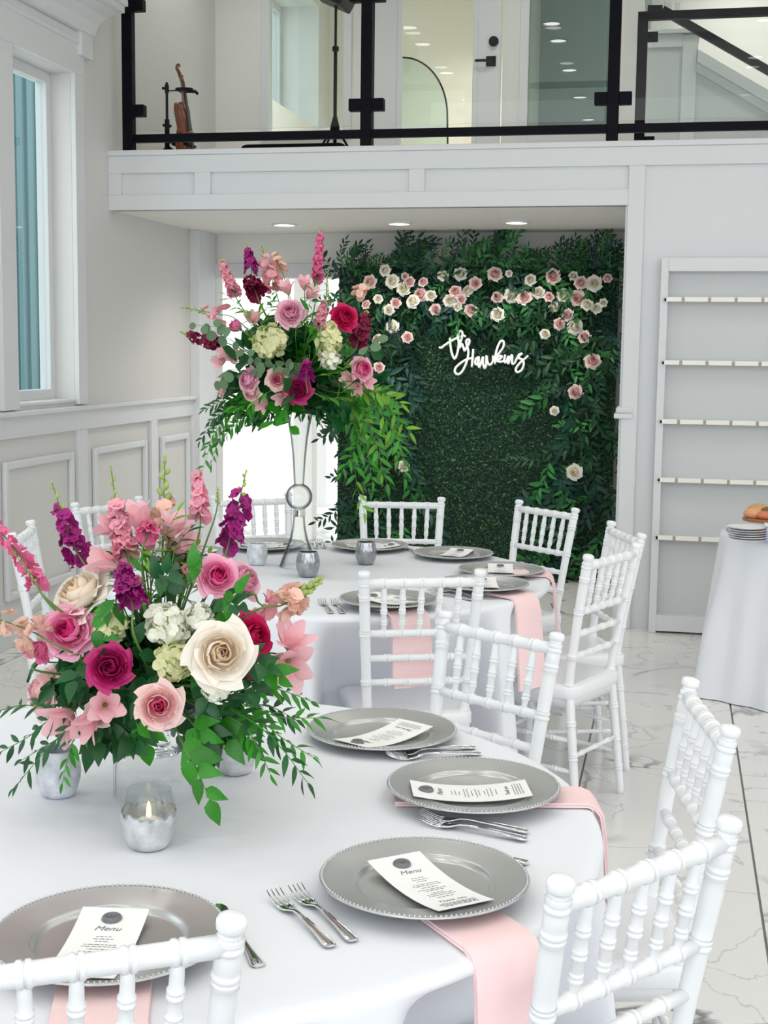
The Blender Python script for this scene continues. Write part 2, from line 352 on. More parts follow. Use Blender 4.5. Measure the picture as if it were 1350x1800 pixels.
# hall ceiling downlights
def downlight(x, y, z, r, label, group, power):
    t = thing('ceiling_downlight', label, 'light', (x, y, z), group)
    MB().lathe([(r*.86, -.004), (r*.9, -.012), (r*1.12, -.012), (r*1.15, 0)], 28).build('trim_ring', M_trim, t, smooth='auto')
    MB().lathe([(.0, -.003), (r*.86, -.003), (r*.88, -.0005), (0, -.0005)], 28).build('lens', M_lamp, t, smooth=True)
    if power:
        l = bpy.data.lights.new('downlight_lamp', 'SPOT'); l.energy = power; l.spot_size = 2.4; l.spot_blend = .8; l.shadow_soft_size = r; l.color = (1, .96, .9)
        lo = bpy.data.objects.new('downlight_lamp', l); lo.location = (0, 0, -.03); lo.parent = t; COL.objects.link(lo)
for x in (-2.9, -1.4, .75, 2.4, 4.0):
    for y in (5.4, 4.6, 3.0, 1.2, -.6):
        downlight(x, y, ZC, .10, 'white recessed downlight in the high hall ceiling, mirrored in the balcony glass', 'downlights in the hall ceiling', 20)
for (px, py), nm in zip([(500, 394), (702, 392), (908, 390)], ('left one, above the tall bouquet', 'middle one, left of the greenery top', 'right one, above the greenery wall')):
    p = onz(px, py, ZS-.002); downlight(p.x, p.y, ZS, .078, 'white recessed downlight under the balcony, '+nm, 'downlights under the balcony', 36)

for x, y, w in ((-3.0, 8.9, 40), (-1.1, 8.9, 40), (.75, 9.3, 34), (-2.7, 11.2, 110), (-1.9, 12.4, 90), (-1.8, 10.9, 70), (.4, 10.9, 75), (1.6, 10.9, 75), (-.75, 10.8, 9)):  # added lamps, out of view, to brighten the upstairs rooms
    downlight(x, y, ZC, .08, 'white downlight added out of view to brighten the upstairs rooms', 'added downlights upstairs', w)
# ------------------------------------------------------------------ upstairs front: glazed partition, door, stair
YP = 10.0
px = lambda x, z=3.7: ony(x, 130, YP).x
# partition pieces
up = MB()
gx = [XL, -3.05, -2.46, -2.30]      # window bay 1
up.box(XL, -3.05, YP, YP+.12, ZB, ZC); up.box(-3.05, -2.46, YP, YP+.12, ZB, 3.205); up.box(-2.46, -2.245, YP, YP+.12, ZB, ZC)
up.box(-1.30, -1.125, YP, YP+.12, ZB, ZC); up.box(-1.125, -.53, YP, YP+.12, ZB, 3.14); up.box(-.53, -.315, YP, YP+.12, ZB, ZC)
up.box(-2.245, -1.30, YP, YP+.12, 4.83, ZC)
wu = struct(up.build('wall_upper', M_wall))
for n, x0, x1, z0, mtl in ((6, -3.05, -2.46, 3.205, M_panew), (7, -1.125, -.53, 3.14, M_panet)):
    r = struct(thing('window_%d' % n, '', '')); del r['label']; del r['category']
    f = MB(); f.box(x0-.05, x0+.012, YP-.018, YP+.05, z0-.05, ZC); f.box(x1-.012, x1+.05, YP-.018, YP+.05, z0-.05, ZC); f.box(x0+.012, x1-.012, YP-.018, YP+.05, z0-.05, z0+.012)
    f.build('window_frame', M_trim, r, bevel=.003); MB().box(x0+.012, x1-.012, YP+.03, YP+.042, z0+.012, ZC).build('pane', mtl, r)
dr = struct(thing('door_1', '', '', (-2.236, YP-.02, ZB))); del dr['label']; del dr['category']
f = MB(); f.box(0, .185, 0, .045, .01, 2.03); f.box(.745, .925, 0, .045, .01, 2.03); f.box(.185, .745, 0, .045, .01, .22); f.box(.185, .745, 0, .045, 1.9, 2.03)
f.build('door_leaf', M_trim, dr, bevel=.003)
f = MB(); f.box(.17, .205, -.012, .02, .2, 1.92); f.box(.725, .76, -.012, .02, .2, 1.92); f.box(.205, .725, -.012, .02, .2, .235)
f.build('glazing_bead', M_trim, dr, bevel=.005); MB().box(.19, .74, .018, .028, .21, 1.91).build('pane', pane_mat('door_glass', (.95, .965, .955), 1.7), dr)
MB().box(-.03, -.008, .0, .05, .0, 2.05).build('gap_shade', M_black, dr)  # black strip standing in for the shade in the hinge gap
lv = ony(862, 108, YP-.02); bo = ony(868, 73, YP-.02); O = V((-2.236, YP-.02, ZB))
MB().box(lv.x-O.x-.03, lv.x-O.x+.04, -.012, 0, lv.z-O.z-.035, lv.z-O.z+.035).build('lever_plate', M_black, dr, bevel=.002)
MB().box(lv.x-O.x-.105, lv.x-O.x+.0, -.055, -.035, lv.z-O.z-.008, lv.z-O.z+.008).box(lv.x-O.x-.012, lv.x-O.x+.008, -.04, -.01, lv.z-O.z-.008, lv.z-O.z+.008).build('door_handle', M_black, dr, bevel=.002)
MB().tube([(bo.x-O.x, -.03, bo.z-O.z), (bo.x-O.x, -.006, bo.z-O.z), (bo.x-O.x, 0, bo.z-O.z)], [.032, .036, .036], 24).build('deadbolt', M_black, dr)
# room behind the partition
struct(MB().box(XL, -1.24, 13.4, 13.5, ZB, ZC).build('wall_inner', mat('cream_wall', 'e9e6da', .7)))
struct(MB().box(-1.28, -1.18, YP+.12, 13.4, ZB, ZC).build('wall_divider', mat('cream_wall', 'e9e6da', .7)))
struct(MB().box(-1.18, -.30, 11.4, 11.5, ZB, ZC).build('wall_closet', mat('closet_wall', '9aa9a6', .8)))
struct(MB().box(XL, -2.2, 12.98, 13.06, 3.66, 3.72).build('trim_8', M_grey))
# clear arch standing behind the door glass
ac = [(math.cos(a), math.sin(a)) for a in [PI*i/28 for i in range(29)]]
A0 = ony(707, 101, 10.6); cx = A0.x-.0; rr = .36
pts = [V((cx+rr*1.0*c, 10.6, A0.z-rr*1.25+rr*1.25*s)) for c, s in ac]; pts = [V((pts[0].x+.02, 10.6, ZB))]+pts+[V((pts[-1].x-.02, 10.6, ZB))]
ar = thing('arch_panel', 'clear arched acrylic panel with thin dark edge behind the balcony door glass', 'arch', (cx, 10.6, ZB))
m = MB().tube([p-V((cx, 10.6, ZB)) for p in pts], .007, 8); m.build('edge', M_black, ar, smooth=True)
MB().prism([(p.x-cx, p.z-ZB) for p in pts], -.003, .003).build('sheet', pane_mat('acrylic', (.86, .93, .91), 1.4), ar)
# stair: landing rail, knee wall with cap, handrail
struct(MB().box(-.36, 5.2, 11.6, 11.7, ZB-1.5, ZC).build('wall_stair', M_wall))
YS = 10.0; q = lambda x, y: ony(x, y, YS)
kp = [q(1120, 56), q(1230, 53), q(1226, 93), q(1400, 194)]
kw = MB().prism([(kp[0].x, 2.0), (kp[0].x, kp[0].z), (kp[1].x, kp[1].z), (kp[2].x, kp[2].z), (2.2, kp[2].z-(2.2-kp[2].x)*(kp[2].z-kp[3].z)/(kp[3].x-kp[2].x)), (2.2, 2.0)], YS+.02, YS+.14)
kw = struct(kw.build('wall_knee', M_grey))
sl = (kp[2].z-kp[3].z)/(kp[3].x-kp[2].x)
MB().prism([(kp[2].x, kp[2].z-.065), (kp[2].x, kp[2].z+.02), (2.2, kp[2].z+.02-(2.2-kp[2].x)*sl), (2.2, kp[2].z-.065-(2.2-kp[2].x)*sl)], YS-.03, YS+.16).build('cap', M_trim, kw)
MB().box(kp[0].x, kp[1].x+.015, YS-.03, YS+.16, kp[0].z-.022, kp[0].z+.005).build('cap', M_trim, kw)
b1 = q(1200, 82); b2 = q(1224, 126)
MB().box(kp[0].x, b1.x, YS, YS+.02, b1.z, kp[0].z-.022).build('panel_rail', M_trim, kw, bevel=.003)
MB().box(b1.x, b2.x, YS, YS+.02, 2.0, kp[0].z-.03).build('stile', M_trim, kw, bevel=.003)
MB().prism([(b2.x, b2.z), (b2.x, kp[2].z-.06), (2.2, kp[2].z-.06-(2.2-kp[2].x)*sl), (2.2, b2.z-(2.2-b2.x)*sl)], YS, YS+.02).build('panel_rail', M_trim, kw)
hr = thing('stair_handrail', 'dark sloping stair handrail behind the glass at the upper right', 'handrail', (q(1140, 36).x, YS-.3, q(1140, 36).z))
h0, h1, h2 = ony(1140, 36, YS-.3), ony(1166, 36, YS-.3), ony(1420, 182, YS-.3)
for a, b, n in ((h0, h1, 'level_piece'), (h1, h2, 'sloping_piece')):
    d = (b-a); nv = V((-d.z, 0, d.x)).normalized()*.026; mb = MB()
    mb.prism([((a-nv-h0).x, (a-nv-h0).z), ((b-nv-h0).x, (b-nv-h0).z), ((b+nv-h0).x, (b+nv-h0).z), ((a+nv-h0).x, (a+nv-h0).z)], -.025, .025); mb.build(n, M_black, hr)
a = h0.lerp(h2, .0); MB().box(h2.x-h0.x-.03, h2.x-h0.x+.02, -.02, .02, 2.0-h0.z, h2.z-h0.z).build('post', M_black, hr)
so = thing('wall_outlet', 'small white double socket plate on the bright stairwell wall', 'socket', tuple(ony(1184, 12, 11.6)))
MB().box(-.07, .07, -.008, 0, -.05, .05).build('plate', M_trim, so, bevel=.003)
for s in (-1, 1): MB().box(s*.032-.018, s*.032+.018, -.012, -.006, -.028, .028).build('socket', mat('socket_grey', 'c8c8c4', .5), so, bevel=.002)

# balcony railing
rl = thing('balcony_railing', 'long black steel railing with clear glass panels along the balcony edge', 'railing', (0, YF+.03, ZB+.012))
PX = [-3.335, -1.842, -.408, 1.05]
for i, x in enumerate(PX):
    MB().box(x-.033, x+.033, -.03, .03, 0, 1.1).build('post', M_black, rl, bevel=.003)
    for z in (.24, .86):
        for s in ((1,) if i == 0 else (-1, 1)):
            mb = MB().box(x+s*.033, x+s*.105, -.03, .03, z-.035, z+.035) if s > 0 else MB().box(x-.105, x-.033, -.03, .03, z-.035, z+.035)
            mb.build('clamp', M_black, rl, bevel=.004)
for a, b in zip(PX, PX[1:]):
    MB().box(a+.033, b-.033, -.02, .02, .05, .098).build('bottom_rail', M_black, rl, bevel=.002)
    MB().box(a+.05, b-.05, -.006, .006, .12, 1.04).build('glass_panel', M_pane, rl)
    MB().box(a+.033, b-.033, -.025, .025, 1.05, 1.1).build('top_rail', M_black, rl, bevel=.002)
YR = 9.2
r2 = thing('stair_railing', 'second dark railing with glass guarding the stair opening behind the balcony rail', 'railing', (-.28, YR, ZB))
MB().box(-.045, .02, -.03, .03, 0, .995).build('post', M_black, r2, bevel=.003)
MB().box(-.045, 2.6, -.03, .03, .945, .995).build('top_rail', M_black, r2, bevel=.003)
for z in (.84, .185): MB().box(.02, .085, -.02, .02, z-.03, z+.03).build('clamp', M_black, r2, bevel=.003)
MB().box(.045, 2.6, -.006, .006, .1, .94).build('glass_panel', M_pane, r2)

# outside the left windows
struct(MB().box(-16, -12.0, 15, 30, 0, 9).build('wall_outside', M_teal))
sd = MB()
for i in range(34): sd.box(-12.0, -11.94, 15.1+i*.44, 15.3+i*.44, 0, 9)
struct(sd.build('trim_9', M_teal))
struct(MB().box(-8.2, 1.5, 20, 20.2, -.2, 3.3).build('wall_glare_backdrop', mat('glare_backdrop_white', 'f4f3ee', .8)))  # added white wall: hides the tree trunk and reads as blown-out daylight
struct(MB().box(-40, XL-.2, -20, 40, -.12, -.02).build('ground_outside', mat('outside_ground', 'dcdcd8', .9)))

# ------------------------------------------------------------------ tables
T1 = V((-.925, 2.285, 0)); R1 = .832; T2 = V((-1.28, 4.95, 0)); R2 = .852; TZ = .765
def fold1(a, k):
    s = 0
    for n, ph, am in ((9, .4, .5), (14, 1.9, .35), (5, 2.2, .5)): s += am*math.sin(n*a+ph+.5*math.sin(2*a+k))
    return s
SEATS = {}
def tablecloth(name, label, c, R, zt, flare, amp, k=0, n=480, zb=.004, wav=0, name2=None):
    rows = []
    for r in [0, R*.2, R*.4, R*.6, R*.75, R*.85, R*.92, R*.97]:
        rows.append([(r*math.cos(2*PI*i/n), r*math.sin(2*PI*i/n), zt+.0012*math.sin(7*r+3*2*PI*i/n)*(r/R)*wav) for i in range(n)])
    er = .018
    for a in (.25, .5, .75, 1.0):
        t = a*PI/2; rows.append([((R-er+er*math.sin(t))*math.cos(2*PI*i/n), (R-er+er*math.sin(t))*math.sin(2*PI*i/n), zt-er+er*math.cos(t)) for i in range(n)])
    for q in (.04, .08, .14, .22, .32, .44, .56, .68, .80, .92, 1.0):
        z = (zt-er)*(1-q)+zb*q; row = []
        for i in range(n):
            a = 2*PI*i/n; g = fold1(a, k); e = min(1, q*1.6)**1.2
            r = R+flare*q+amp*e*(g if g > 0 else g*.7)
            x, y = r*math.cos(a), r*math.sin(a)
            for (sx, sy, fx, fy) in SEATS.get(name2, ()):          # the seat pushes the hanging cloth in
                lx = (x-sx)*(-fy)+(y-sy)*fx; ly = (x-sx)*fx+(y-sy)*fy
                if abs(lx) < .34 and -.1 < ly < .40:
                    e = min(1, max(0, (.34-abs(lx))/.10)); e = e*e*(3-2*e); h = min(1, max(0, (.745-z)/.27)); h = h**.8; dd = (.40-ly)*e*h; x += fx*dd; y += fy*dd
            row.append((x, y, z))
        rows.append(row)
    mb = MB(); mb.grid(rows, 0, True)
    o = mb.build(name, M_cloth, None, smooth=True, loc=(c.x, c.y, 0)); return tag(o, label, 'tablecloth', 'white tablecloths')
TC3 = V((.60, 6.70, 0))
tablecloth('tablecloth', 'white draped cloth with deep folds on the food table at the right edge', TC3, .365, .765, .10, .055, 4)
def tabletop(c, R, label):
    t = thing('round_table', label, 'table', (c.x, c.y, 0))
    MB().lathe([(0, TZ-.03), (R-.03, TZ-.03), (R-.03, TZ-.004), (0, TZ-.004)], 48).build('tabletop', mat('table_ply', 'a58d6c', .6), t)
    for s in (-1, 1):
        for u in (-1, 1): MB().tube([(s*R*.5, u*R*.35, TZ-.03), (s*R*.5, u*R*.35, 0)], .014, 8).build('leg', M_grey, t)

# ------------------------------------------------------------------ chiavari chairs
def turned(p0, p1, r0, r1, rings=(), rr=.0035, n=10, dbl=True):
    p0, p1 = V(p0), V(p1); L = (p1-p0).length; st = [(0, r0), (1, r1)]
    for t in rings:
        b = r0+(r1-r0)*t; o = .0052/L
        for d in ((-o, o) if dbl else (0,)):
            w = .0045/L
            st += [(t+d-w*1.35, b), (t+d-w, b+rr*.25), (t+d-w*.6, b+rr), (t+d+w*.6, b+rr), (t+d+w, b+rr*.25), (t+d+w*1.35, b)]
    st.sort(); mb = MB(); mb.tube([p0+(p1-p0)*t for t, _ in st], [r for _, r in st], n); return mb
def chair_meshes():
    P = []
    ht, hs, hf = .185, .158, .172          # half widths at top, seat, floor
    def post(s, z):                         # axis of a back post: (x,y,z)
        if z > .46: u = (z-.46)/.47; return V((s*(hs+(ht-hs)*u), -.075*u**1.2, z))
        u = 1-z/.46; return V((s*(hs+(hf-hs)*u), -.05*u, z))
    for s in (-1, 1):
        mb = MB(); zs = [0, .012]; path = []; rad = []
        for z in [i*.02 for i in range(47)]:
            path.append(post(s, z)); rad.append(.0165+.001*math.sin(z*9))
        st = []
        for z0 in (.10, .21, .33, .46, .565, .73, .845, .895):
            for d in (-.0058, .0058):
                for w, e in ((-.0056, 0), (-.0042, .0007), (-.0026, .0026), (.0026, .0026), (.0042, .0007), (.0056, 0)): st.append((z0+d+w, .0165+e))
        allp = sorted([(z, r) for z, r in zip([i*.02 for i in range(47)], rad)]+st)
        top = [(.906, .0165), (.907, .0165)]; fin = [(.9065, .0165), (.909, .0150), (.9125, .0148), (.9145, .0160), (.916, .0185), (.918, .0192), (.9185, .0194), (.927, .0196), (.9275, .0194), (.931, .0175), (.9335, .012), (.9345, .001)]
        allp = [(z, r) for z, r in allp if z < .905]+top
        allp = [(z, r*(.82+.18*min(1, z/.4))) for z, r in allp]
        mb.tube([post(s, z) for z, _ in allp], [r for _, r in allp], 14); P.append(('back_post', mb))
        mb = MB(); mb.tube([post(s, z) for z, _ in fin], [r for _, r in fin], 16); P.append(('finial', mb))
    def rail(z, r, rg, nm):
        a, b = post(-1, z), post(1, z); P.append((nm, turned(a, b, r, r, rg, .0026, 12)))
    rail(.893, .0150, [.17, .335, .5, .665, .83], 'top_rail'); rail(.728, .0118, [.17, .335, .5, .665, .83], 'lower_rail')
    rail(.646, .0108, [.2, .4, .6, .8], 'crossbar'); rail(.565, .0108, [.2, .4, .6, .8], 'crossbar')
    for t in (.17, .335, .5, .665, .83):
        a = post(-1, .893).lerp(post(1, .893), t); b = post(-1, .728).lerp(post(1, .728), t)
        mb = MB(); L = (b-a).length; st = [(0, .0072), (.18, .0095), (.30, .0105), (.72, .0095), (.92, .0065), (1, .006)]
        for z0 in (.34, .56, .78):
            base = .0098 if z0 < .7 else .0088
            for d in (-.0045, .0045):
                for w, e in ((-.0042, 0), (-.0033, .0005), (-.002, .0022), (.002, .0022), (.0033, .0005), (.0042, 0)): st.append((z0+(d+w)/L, base+e))
        st.sort(); mb.tube([a+(b-a)*t2 for t2, _ in st], [r for _, r in st], 10); P.append(('spindle', mb))
    # seat: rounded trapezoid with domed top and a rebate below
    def outline(g):
        pts = []; cs = [(-.185, -.035), (.185, -.035), (.205, .365), (-.205, .365)]
        for i, (x, y) in enumerate(cs):
            a0 = [PI, 1.5*PI, 0, .5*PI][i]; r = .05; cx = x+(r if x < 0 else -r); cy = y+(r if y < .1 else -r)
            for k in range(7): a = a0+k*PI/12; pts.append((cx+(r+g)*math.cos(a), cy+(r+g)*math.sin(a)))
        return pts
    sb = MB(); rows = []
    for g, z in ((-.004, .418), (0, .422), (0, .452), (-.003, .459), (-.012, .463), (-.03, .4655)): rows.append([(x, y, z) for x, y in outline(g)])
    sb.grid(rows, 0, True); k = len(rows[0]); sb.add(rows[-1], [tuple(range(k))]); sb.add(rows[0], [tuple(range(k-1, -1, -1))]); P.append(('seat', sb))
    ap = MB(); o0, o1 = outline(-.02), outline(-.035)
    ap.grid([[(x, y, .42) for x, y in o0], [(x, y, .385) for x, y in o0], [(x, y, .385) for x, y in o1], [(x, y, .42) for x, y in o1]], 0, True); P.append(('apron', ap))
    def fl(s, z): u = 1-z/.42; return V((s*(.175-.004*u), .335+.02*u, z))
    for s in (-1, 1):
        P.append(('front_leg', turned(fl(s, 0), fl(s, .42), .012, .0165, [.2, .42, .62, .8], .003, 12)))
        for z in (.16, .27): P.append(('stretcher', turned(post(s, z), fl(s, z+.005), .0085, .0085, [.2, .5, .8], .0025, 8)))
    P.append(('stretcher', turned(fl(-1, .22), fl(1, .22), .0085, .0085, [.2, .5, .8], .0025, 8)))
    P.append(('stretcher', turned(post(-1, .215), post(1, .215), .0085, .0085, [.2, .5, .8], .0025, 8)))
    return [(n, m.mesh(n, M_chair, True, True)) for n, m in P]
CHM = chair_meshes()
def chair(a, b, target, label):
    """a, b: picture points of the two post tops; the seat points to the table centre"""
    A = onz(*a, .93) if len(a) == 2 else V(a); B = onz(*b, .93) if len(b) == 2 else V(b); m = (A+B)/2; u = (B-A); u.z = 0; u.normalize()
    n = V((-u.y, u.x, 0))
    if n.dot(target-m) < 0: n = -n
    p = m+n*.075; t = thing('chiavari_chair', label, 'chair', (p.x, p.y, 0), 'white chiavari chairs', math.atan2(-n.x, n.y))
    for nm, me in CHM:
        o = link(me, nm, last if nm == 'finial' else t); last = o
    k = 1 if target is T1 else 2; SEATS.setdefault(k, []).append((p.x-target.x, p.y-target.y, n.x, n.y)); return t
chair((400, 1615), (-150, 1690), T1, 'white chiavari chair at bottom left, its back towards the viewer')
chair((992, 1545), (1280, 1442), T1, 'white chiavari chair at bottom right, the closest one to the marble aisle and viewer')
chair((1283, 1276), (1217, 1196), T1, 'white chiavari chair at the right edge, second on the near table aisle side')
chair((793, 1078), (968, 1112), T1, 'white chiavari chair between the two round tables, facing the near table')
chair((647, 1006), (838, 1003), T2, 'white chiavari chair with a pink napkin hanging behind its spindles')
chair((1030, 978), (1124, 955), T2, 'white chiavari chair standing sideways right of the far table, whole seat in view')
chair((1075, 917), (1129, 939), T2, 'white chiavari chair mostly hidden behind the sideways chair at the far table')
chair((914, 880), (1011, 894), T2, 'white chiavari chair in front of the right half of the greenery wall')
chair((645, 873), (768, 875), T2, 'white chiavari chair in front of the left edge of the greenery wall')
chair((377, 872), (506, 867), T2, 'white chiavari chair against the bright doorway, left of the glass vase')
chair((118, 886), (255, 872), T2, 'white chiavari chair beside the wainscot, behind the pink flower spikes')
J0 = onz(20, 938, .93); chair(tuple(J0), tuple(J0+V((-.10, .345, 0))), T2, 'white chiavari chair at the left edge, partly behind the low bouquet')

tablecloth('tablecloth', 'white floor-length cloth on the near round table under the low bouquet', T1, R1, TZ, .05, .022, 0, wav=1, name2=1)
tablecloth('tablecloth', 'white floor-length cloth on the far round table under the tall glass vase', T2, R2, TZ, .05, .028, 2, wav=1, name2=2)

# ------------------------------------------------------------------ place settings
def charger_meshes():
    pr = [(0, .0035), (.100, .0035), (.104, .0045), (.1075, .0095), (.110, .0118), (.113, .0125), (.152, .0192), (.158, .0205), (.162, .0215), (.165, .0205), (.1655, .0185), (.163, .0175), (.12, .0105), (.108, .001), (.098, 0), (0, 0)]
    a = MB().lathe(pr, 72).mesh('plate', M_charger, True, True)
    b = MB()
    for i in range(132):
        t = 2*PI*i/132; b.sphere((.1612*math.cos(t), .1612*math.sin(t), .0215), .0025, 6, 4)
    return a, b.mesh('beaded_rim', M_charger, True)
PLM, BDM = charger_meshes()
def charger(c, label, grp):
    t = thing('charger_plate', label, 'plate', c, grp); link(PLM, 'plate', t); stuff(link(BDM, 'beaded_rim', t)); return t
def font_mesh(body, size, shear=0.0, align='CENTER'):
    cu = bpy.data.curves.new('lettering', 'FONT'); cu.body = body; cu.size = size; cu.shear = shear; cu.align_x = align; cu.extrude = .0001; cu.resolution_u = 3
    o = bpy.data.objects.new('lettering', cu); COL.objects.link(o); bpy.context.view_layer.update()
    me = bpy.data.meshes.new_from_object(o.evaluated_get(bpy.context.evaluated_depsgraph_get())); bpy.data.objects.remove(o); bpy.data.curves.remove(cu); return me
CL, CW = .222, .098
def card_z(x, y): return .0195-.0115*(1-(x/(CL/2))**2)+.001*math.sin(9*y)
def bent(me):
    for v in me.vertices: v.co.z = card_z(v.co.x, v.co.y)+.0009+v.co.z*1
    me.update(); return me
def card_meshes():
    P = []
    mb = MB(); rows = lambda o: [[((i/14-.5)*CL, (j/4-.5)*CW, card_z((i/14-.5)*CL, (j/4-.5)*CW)+o) for j in range(5)] for i in range(15)]
    mb.grid(rows(.0005)); mb.grid([r[::-1] for r in rows(0)]); P.append(('paper', mb.mesh('paper', M_paper, True)))
    R = Matrix.Rotation(-PI/2, 4, 'Z')
    for body, sz, x, sh in (('Menu', .017, .052, .35), ('Thank you', .0115, -.073, .35)):
        me = font_mesh(body, sz, sh); me.transform(Matrix.Translation((x, 0, 0))@Matrix.Rotation(-PI/2, 4, 'Z')); me = bent(me); me.materials.clear(); me.materials.append(M_ink)
        P.append(('menu_heading' if body == 'Menu' else 'thank_you_line', me))
    r = random.Random(4)
    ln = MB()
    for x, w in ((.034, .022), (.027, .030), (.020, .018), (.010, .046), (.004, .05), (-.004, .03), (-.012, .05), (-.018, .034), (-.028, .022), (-.034, .044), (-.041, .048), (-.050, .03), (-.083, .06), (-.088, .064), (-.093, .058), (-.098, .06)):
        y = -w/2
        while y < w/2:
            l = min(r.uniform(.003, .008), w/2-y); z0 = card_z(x, y)+.0010
            ln.add([(x, y, z0), (x+.0016, y, z0), (x+.0016, y+l, z0), (x, y+l, z0)], [(0, 1, 2, 3)]); y += l+.0018
    P.append(('small_print', ln.mesh('small_print', M_ink, False)))
    z0 = card_z(.083, 0)
    s = MB().lathe([(0, .0042), (.0085, .0042), (.0095, .0052), (.0115, .0055), (.0135, .004), (.0150, .001), (.0150, 0)], 28, (.084, 0, z0+.0008))
    for k in range(5): s.tube([V((.084, 0, z0+.0048))+V((math.cos(k*1.26+.3), math.sin(k*1.26+.3), 0))*q for q in (.001, .007)], [.0012, .0007], 6)
    P.append(('wax_seal', s.mesh('wax_seal', M_seal, True, True)))
    return P
CDM = card_meshes()
def card(c, deg, label, grp):
    t = thing('menu_card', label, 'menu', (c[0], c[1], TZ+.0035), grp, math.radians(deg))
    for n, me in CDM:
        o = link(me, n, t)
        if n == 'small_print': stuff(o)
    return t
def fork_meshes():
    # along +x: handle end at 0, tines end at .205
    prof = [(0, .0065, .004), (.004, .0095, .004), (.012, .0105, .0045), (.03, .0085, .006), (.06, .0062, .008), (.09, .0045, .0095), (.11, .0038, .0105), (.125, .0042, .0095), (.135, .0075, .007), (.143, .0115, .005), (.152, .013, .0042), (.158, .0132, .004)]
    rows = []
    for x, w, z in prof: rows.append([(x, -w, z-.0005), (x, -w*.6, z+.0018), (x, 0, z+.0024), (x, w*.6, z+.0018), (x, w, z-.0005), (x, w*.6, z-.0012), (x, -w*.6, z-.0012)])
    m = MB(); m.grid(rows, 0, True); m.add(rows[0], [tuple(range(6, -1, -1))]); m.add(rows[-1], [tuple(range(7))])
    # scrolled edge lines on the handle
    for s in (-1, 1): m.tube([(x, s*w*.72, z+.0018) for x, w, z in prof[1:6]], .0009, 6)
    t = MB(); t.tube([(0, 0, 0), (.012, 0, -.0005), (.028, 0, .003), (.047, 0, .0105)], [.0021, .0019, .0016, .0008], 6)
    return m.mesh('handle', M_chrome, True, True), t.mesh('tine', M_chrome, True, True)
FKM, TNM = fork_meshes()
def fork(a, b, label, grp):
    """a: tine end, b: handle end, both world xy"""
    a, b = V((a[0], a[1], 0)), V((b[0], b[1], 0)); d = (a-b).normalized()
    t = thing('fork', label, 'fork', (b.x, b.y, TZ+.0012), grp, math.atan2(d.y, d.x)); link(FKM, 'handle', t)
    for k in range(4): link(TNM, 'tine', t, (.157, (k-1.5)*.0075, .004))
    return t
def knife(a, b, label, grp):
    a, b = V((a[0], a[1], 0)), V((b[0], b[1], 0)); d = (a-b).normalized()
    t = thing('table_knife', label, 'knife', (b.x, b.y, TZ+.0012), grp, math.atan2(d.y, d.x))
    m = MB(); rows = []
    for x, w in ((0, .008), (.006, .0105), (.02, .0095), (.05, .0065), (.08, .0055), (.095, .006)): rows.append([(x, -w, .003), (x, -w*.5, .0062), (x, w*.5, .0062), (x, w, .003), (x, w*.5, .0003), (x, -w*.5, .0003)])
    m.grid(rows, 0, True); m.add(rows[0], [tuple(range(5, -1, -1))]); m.add(rows[-1], [tuple(range(6))]); m.build('handle', M_chrome, t, smooth=True)
    m = MB(); m.prism([(.093, -.006), (.21, -.009), (.222, -.004), (.225, .004), (.215, .0085), (.093, .007)], .002, .0035, 'z'); m.build('blade', M_chrome, t)
    return t
def napkin(c, tc, R, label, r_in=.10, drop=.33, w=.115, yaw=0, side=0):
    """folded strip running out from under the plate and over the table edge"""
    d = (V(c)-tc); d.z = 0; d.normalize(); d = Matrix.Rotation(yaw, 3, 'Z')@d; s = V((-d.y, d.x, 0)); base = V((c[0], c[1], 0)) - d*r_in + s*side
    # distance along d to the edge
    q = base-tc; q.z = 0; bq = q.dot(d); edge = -bq+math.sqrt(max(0, bq*bq-q.length_squared+R*R))
    path = [(x*edge, TZ+.0035) for x in (0, .25, .5, .75, .9)]+[(edge-.012, TZ+.0035), (edge+.002, TZ-.002), (edge+.012, TZ-.014), (edge+.02, TZ-.05), (edge+.027, TZ-.12), (edge+.035, TZ-.2), (edge+.042, TZ-drop*.85), (edge+.045, TZ-drop)]
    t = thing('napkin', label, 'napkin', tuple(base), 'pink napkins', math.atan2(d.y, d.x))
    for nm, off, ww in (('lower_fold', 0, 1), ('upper_fold', .0045, .985)):
        m = MB(); top = []; bot = []
        for i, (x, z) in enumerate(path):
            x0, z0 = path[max(0, i-1)]; x1, z1 = path[min(len(path)-1, i+1)]; L = math.hypot(x1-x0, z1-z0); nx, nz = -(z1-z0)/L, (x1-x0)/L
            fl = 1+.10*max(0, (TZ-z))/drop
            cols = [(-.5), (-.3), (-.1), .1, .3, .5]
            wv = lambda c2: .0025*math.sin(c2*9+i*.3)*(1 if z < TZ-.03 else 0)
            top.append([(x+nx*(off+.004+wv(c2)), c2*w*ww*fl, z+nz*(off+.004)) for c2 in cols]); bot.append([(x+nx*(off+wv(c2)), c2*w*ww*fl, z+nz*off) for c2 in cols])
        rows = [a+b[::-1] for a, b in zip(top, bot)]; m.grid(rows, 0, True); k = len(rows[0]); m.add(rows[0], [tuple(range(k-1, -1, -1))]); m.add(rows[-1], [tuple(range(k))])
        m.build(nm, M_pink, t, smooth='auto')
    return t
zc = TZ+.0032
G1, G2 = 'silver chargers on the near table', 'silver chargers on the far table'
